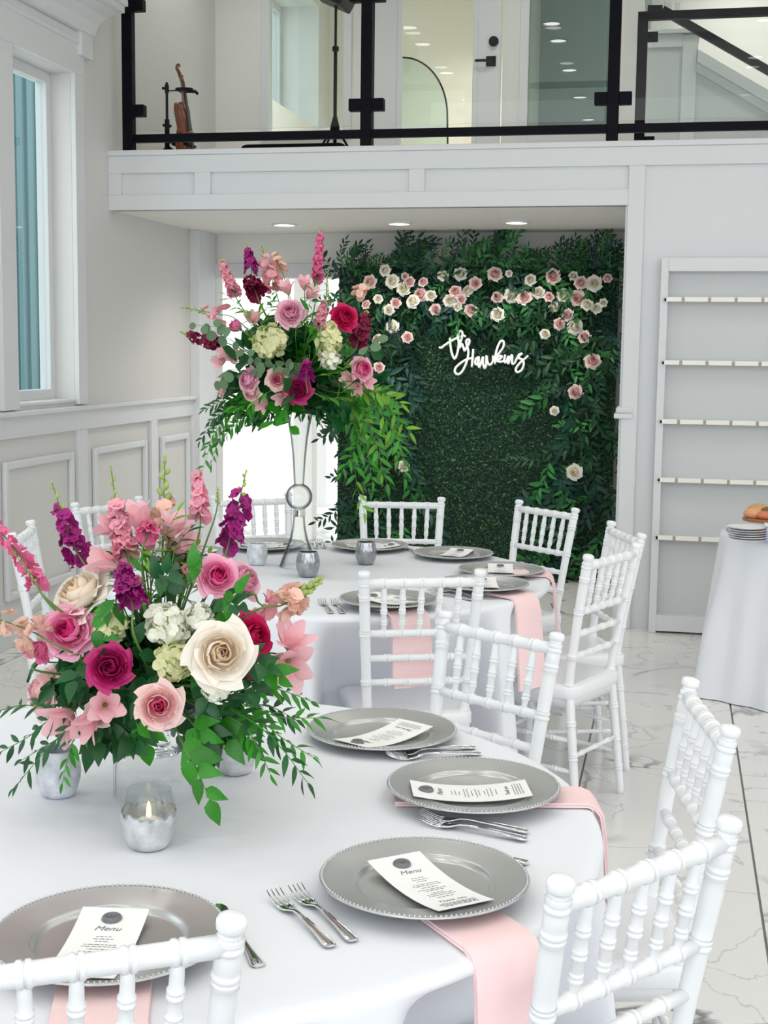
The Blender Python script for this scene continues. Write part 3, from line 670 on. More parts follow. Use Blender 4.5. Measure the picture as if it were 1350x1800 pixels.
# near table
S1, S2, S3, S4 = (-.358, 2.020), (-.349, 2.488), (-.605, 2.850), (-.752, 1.712)
charger((*S1, zc+.009), 'silver beaded charger with pink napkin beneath, closest to the bottom right chair', G1)
charger((*S2, zc+.009), 'silver beaded charger at the near table right edge, second back from the viewer', G1)
charger((*S3, zc), 'silver beaded charger next to the drooping bouquet leaves, farthest on the near table', G1)
charger((*S4, zc+.009), 'silver beaded charger seen through the bottom left chair back', G1)
GM1, GM2 = 'menu cards on the near table', 'menu cards on the far table'
card((-.348, 2.002), 131, 'white menu card lying slanted on the charger by the bottom right chair', GM1)
card((-.351, 2.461), -165, 'white menu card lying sideways on the second charger at the table edge', GM1)
card((-.594, 2.813), -119, 'white menu card on the farthest near-table charger, seal towards the viewer', GM1)
card((-.755, 1.677), 100, 'white menu card behind the bottom left chair rail, seal at its top', GM1)
for m in [o for o in COL.objects if o.name.startswith('menu_card')]: m.location.z = zc+.009+.001
for m in [o for o in COL.objects if o.name.startswith('menu_card.002')]: m.location.z = zc+.001
napkin((*S1, 0), T1, R1, 'pink napkin hanging over the table edge beside the bottom right chair', yaw=-.42, side=.0, drop=.36)
napkin((*S2, 0), T1, R1, 'pink napkin sticking out on both sides of the second charger', r_in=.15, yaw=-.12, drop=.22, w=.10)
napkin((*S4, 0), T1, R1, 'pink napkin hanging behind the bottom left chair spindles', yaw=.05, drop=.36, w=.125)
def seg(a, b, z=TZ+.008): p = onz(*a, z); q2 = onz(*b, z); return (p.x, p.y), (q2.x, q2.y)
GF1 = 'forks on the near table'
for a, b, l in (((475, 1566), (583, 1660), 'chrome fork left of the slanted menu charger, the outer of its pair'), ((512, 1557), (622, 1650), 'chrome fork left of the slanted menu charger, the inner of its pair'),
                ((737, 1440), (926, 1472), 'chrome fork between the two right chargers, the nearer of its pair'), ((752, 1433), (928, 1459), 'chrome fork between the two right chargers, the farther of its pair'),
                ((700, 1330), (845, 1322), 'chrome fork behind the second charger, the nearer of its pair'), ((715, 1322), (835, 1311), 'chrome fork behind the second charger, the farther of its pair')):
    fork(*seg(a, b), l, GF1)
GK1 = 'knives on the near table'
knife(*seg((388, 1590), (455, 1693)), 'dark reflecting table knife right of the bottom left chair post', GK1)
k1 = onz(927, 1516, TZ+.005); knife((k1.x-.2, k1.y+.06), (k1.x, k1.y), 'table knife with only its handle end showing past the slanted menu charger', GK1)
knife(*seg((690, 1361), (863, 1342)), 'table knife lying behind the second charger, mostly covered', GK1)
# far table
FS = [((-.905, 4.345), 'silver charger behind the chair with the pink napkin'), ((-.645, 4.735), 'lowest of the three overlapping silver chargers at the far table right side'),
      ((-.628, 5.12), 'middle of the three overlapping silver chargers at the far table right side'), ((-.872, 5.481), 'topmost of the three overlapping silver chargers at the far table right side'),
      ((-1.253, 5.604), 'silver charger at the far side behind the right silver votive'), ((-1.68, 5.50), 'silver charger left of the tall vase stem'),
      ((-1.912, 5.19), 'silver charger almost hidden behind the magenta flower spike')]
for i, (p, l) in enumerate(FS): charger((*p, zc+(.0 if i > 1 else .009)), l, G2)
GFC = [(-.90, 4.345, 55), (-.64, 4.735, 12), (-.63, 5.12, 8), (-.87, 5.48, -10), (-1.24, 5.60, -60), (-1.68, 5.50, -80), (-1.91, 5.19, 150)]
GL = ['white menu card on the charger behind the napkin chair', 'white menu card on the lowest overlapping charger at right', 'white menu card on the middle overlapping charger at right', 'white menu card on the topmost overlapping charger at right',
      'white menu card on the charger behind the right votive', 'white menu card on the charger left of the tall vase', 'white menu card on the charger behind the magenta spike']
for i, ((x, y, a), l) in enumerate(zip(GFC, GL)): o = card((x, y), a+90, l, GM2); o.location.z = zc+.001+(.009 if i < 2 else 0)
napkin((*FS[0][0], 0), T2, R2, 'pink napkin hanging from the far table behind a chair back', drop=.225, w=.135, yaw=.12)
napkin((*FS[1][0], 0), T2, R2, 'pink napkin hanging over the far table edge, the nearer of two at right', drop=.31, w=.125, yaw=-.25)
napkin((*FS[2][0], 0), T2, R2, 'pink napkin hanging over the far table edge, the farther of two at right', drop=.28, w=.12, yaw=-.15)
GF2 = 'forks on the far table'
for a, b, l in (((559, 1049), (582, 1076), 'left chrome fork left of the napkin-chair charger'), ((582, 1049), (602, 1076), 'right chrome fork left of the napkin-chair charger'),
                ((770, 1042), (832, 1053), 'left fork between the two nearest far-table chargers'), ((782, 1038), (838, 1048), 'right fork between the two nearest far-table chargers'),
                ((720, 966), (735, 973), 'fork right of the far-side charger behind the votive'), ((550, 950), (556, 962), 'left fork by the tall vase stem'), ((562, 950), (570, 962), 'right fork by the tall vase stem')):
    p, q2 = seg(a, b); d = V((p[0]-q2[0], p[1]-q2[1])).normalized(); fork((q2[0]+d.x*.2, q2[1]+d.y*.2), q2, l, GF2)

# ------------------------------------------------------------------ votives and vases
def votive_mat(name, z0, silver, rough, metal):
    m = bpy.data.materials.new(name); m.use_nodes = True; nt = m.node_tree; N = nt.nodes; L = nt.links
    b = N['Principled BSDF']; b.inputs['Base Color'].default_value = (*hexc(silver), 1); b.inputs['Roughness'].default_value = rough; b.inputs['Metallic'].default_value = metal
    g0 = N.new('ShaderNodeBsdfTransparent'); g0.inputs[0].default_value = (.93, .95, .95, 1); g1 = N.new('ShaderNodeBsdfGlossy'); g1.inputs[1].default_value = .03
    g = N.new('ShaderNodeMixShader'); L.new(front_fresnel(N, L, 1.6), g.inputs[0]); L.new(g0.outputs[0], g.inputs[1]); L.new(g1.outputs[0], g.inputs[2])
    tc = N.new('ShaderNodeTexCoord'); sp = N.new('ShaderNodeSeparateXYZ'); nz = N.new('ShaderNodeTexNoise'); nz.inputs['Scale'].default_value = 55; nz.inputs['Detail'].default_value = 3
    L.new(tc.outputs['Object'], sp.inputs[0]); L.new(tc.outputs['Object'], nz.inputs['Vector'])
    ma = N.new('ShaderNodeMath'); ma.operation = 'MULTIPLY_ADD'; ma.inputs[1].default_value = .03; L.new(nz.outputs['Fac'], ma.inputs[0]); L.new(sp.outputs['Z'], ma.inputs[2])
    mr = N.new('ShaderNodeMapRange'); mr.inputs[1].default_value = z0+.013; mr.inputs[2].default_value = z0+.019; L.new(ma.outputs[0], mr.inputs[0])
    n2 = N.new('ShaderNodeTexNoise'); n2.inputs['Scale'].default_value = 38; n2.inputs['Detail'].default_value = 5; L.new(tc.outputs['Object'], n2.inputs['Vector'])
    hs = N.new('ShaderNodeHueSaturation'); hs.inputs['Color'].default_value = (*hexc(silver), 1); m2 = N.new('ShaderNodeMapRange'); m2.inputs[1].default_value = .3; m2.inputs[2].default_value = .7; m2.inputs[3].default_value = .62; m2.inputs[4].default_value = 1.12
    L.new(n2.outputs['Fac'], m2.inputs[0]); L.new(m2.outputs[0], hs.inputs['Value']); L.new(hs.outputs[0], b.inputs['Base Color'])
    mx = N.new('ShaderNodeMixShader'); L.new(mr.outputs[0], mx.inputs[0]); L.new(b.outputs[0], mx.inputs[1]); L.new(g.outputs[0], mx.inputs[2]); L.new(mx.outputs[0], N['Material Output'].inputs[0]); return m
MV1 = votive_mat('votive_clear_silver', .055, 'd9dbdd', .3, .35)
MV2 = votive_mat('votive_silver', .30, 'b4b7bb', .2, .85)
MV3 = votive_mat('votive_frost', .30, 'dcdfe6', .45, .1)
def votive(p, sc, label, m, flame=True, grp='silver glass votives'):
    t = thing('votive_holder', label, 'votive', (p.x, p.y, TZ+.0012), grp, sc=sc)
    pr = [(0, 0), (.026, 0), (.030, .002), (.036, .014), (.0415, .032), (.043, .046), (.042, .062), (.038, .078), (.035, .088), (.0345, .0905), (.0325, .0905), (.0325, .088), (.0355, .077), (.039, .062), (.040, .046), (.0385, .032), (.033, .017), (.026, .011), (0, .010)]
    MB().lathe(pr, 40).build('cup', m, t, smooth=True)
    if flame:
        tl = MB().lathe([(0, .0105), (.019, .0105), (.019, .040), (.017, .042), (0, .041)], 24).build('tealight', M_wax, t, smooth='auto')
        MB().lathe([(0, .041), (.003, .042), (.0042, .050), (.0035, .060), (.0015, .069), (0, .071)], 10).build('flame_bulb', M_flame, tl, smooth=True)
    return t
votive(onz(262, 1488, TZ), 1.12, 'clear and silver votive with a lit flame in front of the glass pedestal', MV1)
votive(onz(103, 1398, TZ), 1.0, 'frosted white votive under the left trailing leaves', MV3, False)
votive(onz(413, 1358, TZ), 1.05, 'clear and silver votive behind the hanging leaves, right of the pedestal', MV1)
votive(onz(452, 993, TZ), .95, 'small pale silver votive left of the tall vase base', MV3, False)
votive(onz(541, 1014, TZ), 1.05, 'mottled silver votive in front of the tall vase base', MV2, False)
votive(onz(643, 992, TZ), 1.0, 'mottled silver votive right of the tall vase on the far table', MV2, False)
votive(onz(198, 1014, TZ), .95, 'silver votive half hidden behind the low bouquet spikes', MV2, False)
def shell(prof, th):
    """double-walled profile from an outer one, closed at the top rim"""
    return prof+[(max(r-th, 0), z-(.0 if i else 0)) for i, (r, z) in enumerate(prof[::-1])]
B1 = V((onz(278, 1395, TZ).x, onz(278, 1395, TZ).y, TZ+.001))
t = thing('glass_pedestal_bowl', 'clear glass footed bowl on a wide bell base holding the low bouquet', 'vase', tuple(B1))
MB().lathe(shell([(.084, 0), (.0845, .03), (.084, .055), (.080, .068), (.070, .076), (.045, .0795), (.022, .081)], .0035)+[], 56).build('bell_base', M_glassl, t, smooth=True)
MB().lathe([(0, .079), (.040, .0795), (.043, .083), (.040, .088), (.024, .091), (.022, .096), (.026, .101), (.022, .106), (.0245, .111), (.020, .116), (.022, .122), (.030, .128), (0, .128)], 40).build('stem', M_lens, t, smooth=True)
MB().lathe(shell([(.030, .128), (.06, .140), (.085, .160), (.098, .185)], .004), 48).build('bowl', M_glass, t, smooth=True)
MB().lathe([(0, .13), (.045, .138), (.075, .165), (.09, .20), (.07, .24), (0, .255)], 20).build('moss_core', G_back, t, smooth=True)
VB = onz(525, 996, TZ); B2 = V((VB.x, VB.y, TZ+.001))
t = thing('trumpet_vase', 'tall clear glass trumpet vase with a ball stem on the far table', 'vase', tuple(B2))
MB().lathe(shell([(.076, 0), (.0755, .004), (.066, .03), (.050, .07), (.036, .11), (.027, .15), (.0235, .185), (.0235, .2)], .0035), 56).build('flared_base', M_glass, t, smooth=True)
MB().lathe([(0, .198), (.0245, .199), (.0255, .204), (.0245, .21), (.025, .222), (.0255, .226), (0, .228)], 40).build('collar', M_lens, t, smooth=True)
bl = [(.052*math.sin(a), .275-.052*math.cos(a)) for a in [.45+(PI-.45-.37)*i/16 for i in range(17)]]
MB().lathe(shell(bl, .003), 56).build('ball', M_glass, t, smooth=True)
MB().lathe(shell([(.019, .322), (.0215, .36), (.026, .43), (.033, .50), (.043, .56), (.055, .61), (.062, .625)], .0028), 56).build('trumpet', M_glass, t, smooth=True)
MB().lathe([(0, .60), (.045, .605), (.056, .63), (.06, .68), (.04, .74), (0, .76)], 16).build('moss_core', G_back, t, smooth=True)

# ------------------------------------------------------------------ flowers
LAY = [(2, .03, .13, .05, .80, 120, 0, .0), (3, .08, .22, .13, .84, 82, 0, .0), (4, .15, .33, .24, .83, 66, 0, 0), (5, .22, .46, .38, .78, 56, .04, 0), (5, .28, .60, .58, .66, 52, .14, -.03), (6, .30, .70, .80, .50, 52, .20, -.05), (6, .30, .74, .98, .28, 54, .24, -.08)]
LMI = (0, 0, 0, 1, 1, 2, 2)
def petal(nm, L, m, ruf, seed, nu=7, nv=7):
    n, r0, rm, r1, zt, half, curl, z0 = L; rr = random.Random(seed); ph = rr.uniform(0, 6); rows = []
    for j in range(nv+1):
        v = j/nv; row = []
        wdt = math.radians(half)*(.60+.40*math.sin(PI*min(1, v*1.1)*.8))
        for i in range(nu+1):
            u = 2*i/nu-1; a = u*wdt
            r = r0*(1-v)**2+2*(2*rm-.5*(r0+r1))*v*(1-v)*.98+r1*v*v
            r *= 1+.13*u*(1 if r1 < .7 else .8); r += curl*max(0, v-.62)**2*5*(.5+.7*u*u)+ruf*.022*math.sin(5*u+ph)*v
            z = z0+(zt-z0)*(v**.9)-(.10*zt+.05)*u*u*v*v-curl*max(0, v-.75)**2*5*(.4+u*u)+ruf*.035*math.sin(3.3*u+ph*2)*v*v
            row.append((r*math.cos(a), r*math.sin(a), z))
        rows.append(row)
    return MB().grid(rows).mesh(nm, m, True)
ROSEM = {}
def rose_meshes(c):
    if c not in ROSEM: ROSEM[c] = [petal('petal', L, FM[c][LMI[i]], 1, i) for i, L in enumerate(LAY)]
    return ROSEM[c]
SEPM = None
def sepals():
    global SEPM
    if SEPM is None:
        m = MB()
        for k in range(5):
            a = k*2*PI/5; m.grid([[((.12+.42*v)*math.cos(a+s*.45*(1-v)), (.12+.42*v)*math.sin(a+s*.45*(1-v)), -.10+.10*v*v-.08*v) for s in (-1, 0, 1)] for v in (0, .33, .66, 1)])
        m.lathe([(0, -.30), (.10, -.27), (.15, -.18), (.16, -.06), (.0, -.04)], 10); SEPM = m.mesh('calyx', G_mid, True)
    return SEPM
def stem_to(parent, p, q, ax, c, r):
    """stem in the flower's own space from its base back to the bouquet core c"""
    inv = (Matrix.Translation(p)@q.to_matrix().to_4x4()).inverted(); e = inv@V(c); s = V((0, 0, -.01))
    pts = bez(s, V((0, 0, -e.length*.35)), e, 8); MB().tube(pts, r, 6).build('stem', G_stem, parent, smooth=True)
def rose(p, rad, axis, c, label, grp, core=None, open_=1.0, seed=0):
    q = q_to(axis, seed*1.3); t = thing('rose', label, 'flower', tuple(p), grp, q=q); r = random.Random(seed)
    ms = rose_meshes(c); off = r.uniform(0, 6)
    for i, (L, me) in enumerate(zip(LAY, ms)):
        if open_ < .7 and i >= 5: continue
        for k in range(L[0]):
            a = off+i*.9+2*PI*k/L[0]+r.uniform(-.22, .22); s = rad*r.uniform(.93, 1.07)
            qq = Quaternion((0, 0, 1), a)@Quaternion((0, 1, 0), r.uniform(-.10, .10)*(1 if i > 2 else .5))
            link(me, 'petal', t, (0, 0, 0), qq, (s, s, s*(1.0 if open_ >= .7 else 1.35)))
    link(sepals(), 'calyx', t, (0, 0, 0), None, rad)
    if core is not None: stem_to(t, p, q, axis, core, .0022)
    return t
def one_rose_mesh(c, seed, nu=4, nv=4):
    mb = MB(); r = random.Random(seed); off = r.uniform(0, 6)
    for i, L in enumerate(LAY):
        me = petal('p', L, None, 1, i+seed, nu, nv); mi = LMI[i]
        vs = [v.co.copy() for v in me.vertices]; fs = [tuple(p.vertices) for p in me.polygons]; bpy.data.meshes.remove(me)
        for k in range(L[0]):
            M = Matrix.Rotation(off+i*.7+2*PI*k/L[0]+r.uniform(-.15, .15), 3, 'Z')@Matrix.Rotation(r.uniform(-.08, .1), 3, 'Y'); mb.add([M@v for v in vs], fs, mi)
    return mb.mesh('rose', FM[c], True)
def blossom(nm, m, n, R, cup, ruf, seed, double=False, wid=.62):
    """small flower opening along +z"""
    mb = MB(); r = random.Random(seed)
    for lay in range(2 if double else 1):
        sc = 1-.38*lay
        for k in range(n):
            a0 = 2*PI*(k+.5*lay)/n+r.uniform(-.15, .15); ti = cup+.35*lay+r.uniform(-.15, .15); rows = []
            for j in range(4):
                v = j/3; w = wid*R*sc*(.22+.95*math.sin(PI*min(1, v*.78+.06))); row = []
                for i in range(3):
                    u = i-1; d = R*sc*v*(1-.12*u*u*(v > .9)); h = d*math.sin(ti)*(1-.35*v)+ruf*R*r.uniform(-.16, .16)*v-.10*R*(u*u-.5)*v
                    d2 = d*math.cos(ti); row.append((d2*math.cos(a0)-u*w*math.sin(a0), d2*math.sin(a0)+u*w*math.cos(a0), h+.02*R))
                rows.append(row)
            mb.grid(rows)
    return mb.mesh(nm, m, True)
def trumpet_petals(m):
    mb = MB(); rows = []
    for j in range(6):
        v = j/5; w = .03+.25*math.sin(PI*min(1, .10+.80*v)); r = .06+.30*v**1.7+.14*max(0, v-.7)
        rows.append([(r*(1-.10*u*u), u*w, v*(1-.06*u*u)-.16*max(0, v-.8)) for u in (-1, -.4, .4, 1)])
    return mb.grid(rows).mesh('petal', m, True)
BUD = MB().sphere((0, 0, .5), .5, 7, 5, (.62, .62, 1)).mesh('bud', G_bud, True)
BLO = {'stock': [blossom('floret', P_stock, 5, 1, .3, 1.3, s, True, .42) for s in (1, 2)], 'wine': [blossom('floret', P_wine, 5, 1, .3, 1.3, s, True, .42) for s in (3, 4)],
       'lark': [blossom('floret', P_lark, 6, 1, .5, .8, s, True, .36) for s in (5, 6)], 'larkh': [blossom('floret', P_larkh, 6, 1, .5, .8, s, True, .36) for s in (5, 6)],
       'snap': [blossom('floret', P_snap, 5, 1, .85, .9, s, False, .7) for s in (7, 8)], 'peach': [blossom('floret', P_peach, 5, 1, .85, .9, s, False, .7) for s in (9, 10)],
       'hyd': [blossom('floret', P_hyd, 4, 1, .16, 1.0, s, False, .52) for s in (11, 12)], 'hydw': [blossom('floret', P_hydw, 4, 1, .16, 1.0, s, False, .52) for s in (13, 14)]}
TRP = trumpet_petals(P_alst)
def spike(pts, kind, n, size, label, grp, t0=.0, t1=.85, buds=6, seed=0, rad=None, bsz=.5, name='flower_spike'):
    """pts world path base->tip; florets between t0..t1, green buds above"""
    P = catmull(pts, 8); o = P[0]; t = thing(name, label, 'flower', tuple(o), grp); r = random.Random(seed)
    MB().tube([p-o for p in P], [.0026-.0016*i/(len(P)-1) for i in range(len(P))], 6).build('stem', G_stem, t, smooth=True)
    def at(u):
        x = u*(len(P)-1); i = min(int(x), len(P)-2); return P[i].lerp(P[i+1], x-i)-o, (P[i+1]-P[i]).normalized()
    for k in range(n):
        u = t0+(t1-t0)*k/max(1, n-1); p, d = at(u); s = size*(1-.45*((u-t0)/max(.01, (1-t0)))**1.3)*(r.uniform(.85, 1.1) if kind[:4] == 'lark' else r.uniform(.62, .98))
        side = d.orthogonal().normalized(); side = Quaternion(d, k*2.4+r.uniform(-.4, .4))@side; ax = (side+d*.45).normalized()
        link(BLO[kind][k % 2], 'floret', t, p+side*s*((.42 if kind[:4] == 'lark' else r.uniform(.45, .95)) if rad is None else rad), q_to(ax, r.uniform(0, 6)), s)
    for k in range(buds):
        u = t1+(1-t1)*k/max(1, buds-1); p, d = at(u); s = size*bsz*(1-.5*k/max(1, buds)); side = Quaternion(d, k*2.4)@d.orthogonal().normalized()
        link(BUD, 'bud', t, p+side*s*.15*(k < buds-1), q_to(side*.6+d if k < buds-1 else d), s)
    return t
def hydrangea(p, rad, kind, n, label, grp, core, sc=(1, 1, 1), seed=0, ff=.33):
    n = int(n*1.4)
    t = thing('hydrangea', label, 'flower', tuple(p), grp); r = random.Random(seed)
    MB().sphere((0, 0, 0), rad*.74, 12, 8, sc).build('core', mat('hydrangea_core', 'aebd7c', .8), t, smooth=True)
    for k in range(n):
        z = 1-2*(k+.5)/n; a = k*2.39996; d = V((math.sqrt(1-z*z)*math.cos(a), math.sqrt(1-z*z)*math.sin(a), z)); w = V((d.x*sc[0], d.y*sc[1], d.z*sc[2]))*rad*r.uniform(.78, .98)
        link(BLO[kind][k % 2], 'floret', t, w, q_to((d+V((r.uniform(-.8, .8), r.uniform(-.8, .8), r.uniform(-.8, .8)))), r.uniform(0, 6)), rad*ff*r.uniform(.85, 1.15))
    e = V(core)-V(p); MB().tube([e*.3, e], .0028, 6).build('stem', G_stem, t, smooth=True); return t
def lily(p, axis, L, label, grp, core, open_=1.0, seed=0):
    q = q_to(axis, seed); t = thing('alstroemeria', label, 'flower', tuple(p), grp, q=q); r = random.Random(seed)
    for k in range(6): link(TRP, 'petal', t, (0, 0, 0), Quaternion((0, 0, 1), k*PI/3+r.uniform(-.1, .1))@Quaternion((0, 1, 0), (.22*open_ if k % 2 else .08*open_)+r.uniform(-.05, .1)), (L*min(1, .7+.3*open_), L, L*r.uniform(.92, 1.05)))
    MB().lathe([(0, -.12*L), (.05*L, -.10*L), (.075*L, 0), (.05*L, .06*L), (0, .07*L)], 8).build('throat', G_lite, t, smooth=True)
    stem_to(t, p, q, axis, core, .0017); return t
# leaves
def leaf_mesh(nm, m, wid, shape, seed=0, n=5, fold=.22, droop=.25):
    rows = []
    for j in range(n+1):
        v = j/n
        w = wid*{'lance': math.sin(PI*v**.8)*.92+.0, 'ovate': math.sin(PI*v**.62), 'round': math.sqrt(max(0, 1-(2*v-1)**2))}[shape]*.5
        rows.append([(v, u*w, -droop*v*v+fold*abs(u)*w+.015*math.sin(7*v+seed)*u) for u in (-1, 0, 1)])
    return MB().grid(rows).mesh(nm, m, True)
LV = {}
for k, m in (('dark', G_dark), ('mid', G_mid), ('lite', G_lite), ('euc', G_euc)):
    LV[k] = {'lance': leaf_mesh('leaf', m, .30, 'lance'), 'ovate': leaf_mesh('leaf', m, .56, 'ovate', 1), 'round': leaf_mesh('leaf', m, .85, 'round', 2, 6, .12, .15)}
def filler(core, n, r0, r1, L, label, per, seed, flat=.35, top=.9):
    mb = MB(); r = random.Random(seed)
    for i in range(n):
        a = r.uniform(0, 2*PI); el = r.uniform(-flat, top); d = V((math.cos(a)*math.cos(el), math.sin(a)*math.cos(el), math.sin(el))); P = catmull([core, core+d*r0*.6+V((0, 0, .02)), core+d*r.uniform(r0, r1)*(.85 if el > .7 else 1)], 5)
        mb.tube(P, .0016, 4)
        for k in range(per):
            u = .35+.65*k/(per-1); x = u*(len(P)-1); j = min(int(x), len(P)-2); p = P[j].lerp(P[j+1], x-j); t = (P[j+1]-P[j]).normalized(); up = V((r.uniform(-1, 1), r.uniform(-1, 1), r.uniform(-.2, 1)))
            sd = t.cross(up).normalized()*(1 if k % 2 else -1); dl = t*.65+sd*.75; q = q_x(dl, up); l = L*r.uniform(.75, 1.2); w = .30 if i % 2 else .5
            vs = [q@(V((v, s*w*g, -.2*v*v+.1*abs(s)))*l)+p for v, g in ((0, .05), (.3, .9), (.62, .85), (1, .04)) for s in (-1, 0, 1)]
            mb.add(vs, [(e+b, e+b+1, e+b+4, e+b+3) for e in (0, 3, 6) for b in (0, 1)], i % 3)
    o = mb.build('foliage_filler', [G_dark, G_mid, G_dark], None, smooth=True, fix=False); tag(o, label, 'foliage'); return stuff(o)
def branch(pts, n, L, label, grp, col='mid', shape='lance', name='leafy_sprig', seed=0, t0=.15, up=(0, 0, 1), r0=.0016, ang=.85, mix=None):
    P = catmull(pts, 6); o = P[0]; t = thing(name, label, 'foliage', tuple(o), grp); r = random.Random(seed)
    MB().tube([p-o for p in P], [r0*(1-.6*i/(len(P)-1)) for i in range(len(P))], 5).build('stem', G_stem if col != 'dark' else G_mid, t, smooth=True)
    for k in range(n):
        u = t0+(1-t0)*k/(n-1); x = u*(len(P)-1); i = min(int(x), len(P)-2); p = P[i].lerp(P[i+1], x-i)-o; d = (P[i+1]-P[i]).normalized()
        upv = V(up)+V((r.uniform(-.5, .5), r.uniform(-.5, .5), r.uniform(-.4, .4))); sd = d.cross(upv).normalized()*(1 if k % 2 else -1)
        a = ang*r.uniform(.75, 1.2) if k < n-1 else .05
        dl = d*math.cos(a)+sd*math.sin(a)+V((0, 0, r.uniform(-.25, .1))); c = col if mix is None or r.random() > .35 else mix
        link(LV[c][shape], 'leaf', t, p, q_x(dl, upv), L*r.uniform(.8, 1.15)*(1-.25*u))
    return t
#@@FLOWERS
# ------------------------------------------------------------------ the two arrangements
C1 = V((B1.x, B1.y, .98)); C2 = V((B2.x, B2.y, 1.48))
class Arr:
    def __init__(s, core, cx, cy, Rb, tag): s.c = core; s.cx = cx; s.cy = cy; s.R = Rb; s.tag = tag; s.k = CF/(ony(cx, cy, core.y)-EYE).dot(FWD)
    def p(s, x, y, dy=None):
        if dy is None:
            r2 = ((x-s.cx)/s.k)**2+((y-s.cy)/s.k)**2; dy = -math.sqrt(max(.0, s.R**2-r2))*.8
        return ony(x, y, s.c.y+dy)
    def rad(s, p, rpx): return rpx*(p-EYE).dot(FWD)/CF
    def ax(s, p, cam=.8): return ((p-s.c).normalized()+(EYE-p).normalized()*cam).normalized()
A1 = Arr(C1, 270, 1160, .27, 'low'); A2 = Arr(C2, 512, 640, .36, 'tall')
n_seed = [0]
def ns(): n_seed[0] += 1; return n_seed[0]
def R(A, x, y, r, c, label, dy=None, axis=None, cam=.8, open_=1):
    p = A.p(x, y, dy); ax = V(axis) if axis else A.ax(p, cam); rr = A.rad(p, r)/1.08
    rose(p-ax.normalized()*rr*.35, rr, ax, c, label, 'roses in the %s arrangement' % A.tag, A.c, open_, ns())
R(A1, 120, 1108, 52, 'pink', 'bright pink rose with hot pink heart at the left of the low bouquet', cam=1.2)
R(A1, 193, 1172, 42, 'magenta', 'deep magenta rose among dark leaves low in the bouquet', cam=1.2, dy=-.25)
R(A1, 279, 1241, 43, 'blush', 'blush rose with a deep pink spiral heart at the bottom middle of the low bouquet', cam=1.6, dy=-.27)
R(A1, 76, 1214, 52, 'pale', 'pale pink rose seen from its side, lowest on the left of the low bouquet', axis=(-.75, -.55, .35))
R(A1, 388, 1148, 60, 'cream', 'large cream rose, the biggest bloom of the low bouquet', cam=1.3, dy=-.27)
R(A1, 138, 1045, 60, 'cream', 'cream rose in profile at the upper left of the low bouquet', dy=-.12, axis=(-.45, -.55, .7))
R(A1, 383, 1012, 40, 'pink', 'bright pink rose at the upper right of the low bouquet', dy=-.14, cam=1.4)
R(A1, 432, 1018, 37, 'rose', 'dusky pink rose tucked behind the upper right pink rose', dy=-.06, axis=(.8, -.3, .5))
R(A1, 446, 1118, 44, 'hot', 'crimson pink rose in profile right of the large cream rose', dy=-.14, axis=(.8, -.45, .35))
R(A1, 330, 1004, 18, 'wblush', 'small blush bud rose left of the upper right pink rose', dy=-.1, open_=.5)
R(A1, 240, 1025, 20, 'rose', 'small half-open pink rose above the purple stock', dy=-.16, open_=.5)
R(A1, 172, 1255, 26, 'pale', 'ruffled pale pink bloom below the magenta rose', dy=-.2, cam=.6)
def H(A, x, y, r, kind, label, sc=(1, .8, 1), dy=None, n=42):
    p = A.p(x, y, dy); hydrangea(p, A.rad(p, r), kind, n, label, 'hydrangeas in the %s arrangement' % A.tag, A.c, sc, ns())
H(A1, 293, 1098, 38, 'hydw', 'white hydrangea head in the middle of the low bouquet', dy=-.2)
H(A1, 305, 1162, 32, 'hyd', 'pale green hydrangea head left of the large cream rose', dy=-.22, sc=(1, .8, 1.1))
H(A1, 350, 1088, 26, 'hydw', 'small white hydrangea above the large cream rose', dy=-.17)
H(A1, 196, 1098, 28, 'hyd', 'pale green hydrangea behind the purple stock', dy=-.17)
H(A1, 378, 1208, 26, 'hydw', 'white hydrangea peeping out below the large cream rose', dy=-.22, n=30)
def K(A, pts, kind, n, size, label, dy=(0, 0), **kw):
    """picture points base->tip; dy: depth offset at base and tip; size in picture px"""
    if kind in ('lark', 'larkh'): n = int(n*1.6); size *= .85
    elif kind in ('stock', 'wine'): n = int(n*1.25)
    m = len(pts); P = [A.p(x, y, dy[0]+(dy[1]-dy[0])*i/(m-1)) for i, (x, y) in enumerate(pts)]
    root = A.c+(P[0]-A.c)*.25; s = A.rad(P[0], size); L1 = (P[0]-root).length; L2 = sum((a-b).length for a, b in zip(P, P[1:])); f = (L1/(L1+L2))
    t1 = kw.pop('t1', .85); spike([root]+P, kind, n, s, label, 'flower spikes in the %s arrangement' % A.tag, t0=f+.02, t1=f+(1-f)*t1, seed=ns(), **kw)
K(A1, [(160, 1010), (125, 950), (92, 850)], 'stock', 15, 26, 'purple stock spike leaning left at the top of the low bouquet', (-.08, .0), t1=.72)
K(A1, [(235, 1115), (232, 1060), (212, 1000)], 'stock', 20, 28, 'short purple stock cluster in the middle of the low bouquet', (-.28, -.2), buds=0, t1=1)
K(A1, [(385, 1000), (408, 930), (432, 832)], 'stock', 15, 25, 'purple stock spike leaning right at the top of the low bouquet', (-.05, .05), t1=.72)
K(A1, [(360, 960), (380, 900), (383, 860)], 'stock', 0, 15, 'bare green bud stem beside the right purple stock', (.0, .02), t1=.3, buds=10)
K(A1, [(232, 1010), (212, 940), (195, 822)], 'lark', 19, 27, 'pale pink flower spike with green tip, left of the lilies', (-.1, .0), t1=.68, buds=9)
K(A1, [(285, 1000), (287, 920), (290, 808)], 'peach', 9, 27, 'peach snapdragon stem with green buds at the top middle', (-.03, .04), t1=.62, buds=9, bsz=.7)
K(A1, [(345, 960), (352, 900), (345, 830)], 'lark', 14, 21, 'pink stock spike right of the snapdragon', (0, .04), t1=.98, buds=2)
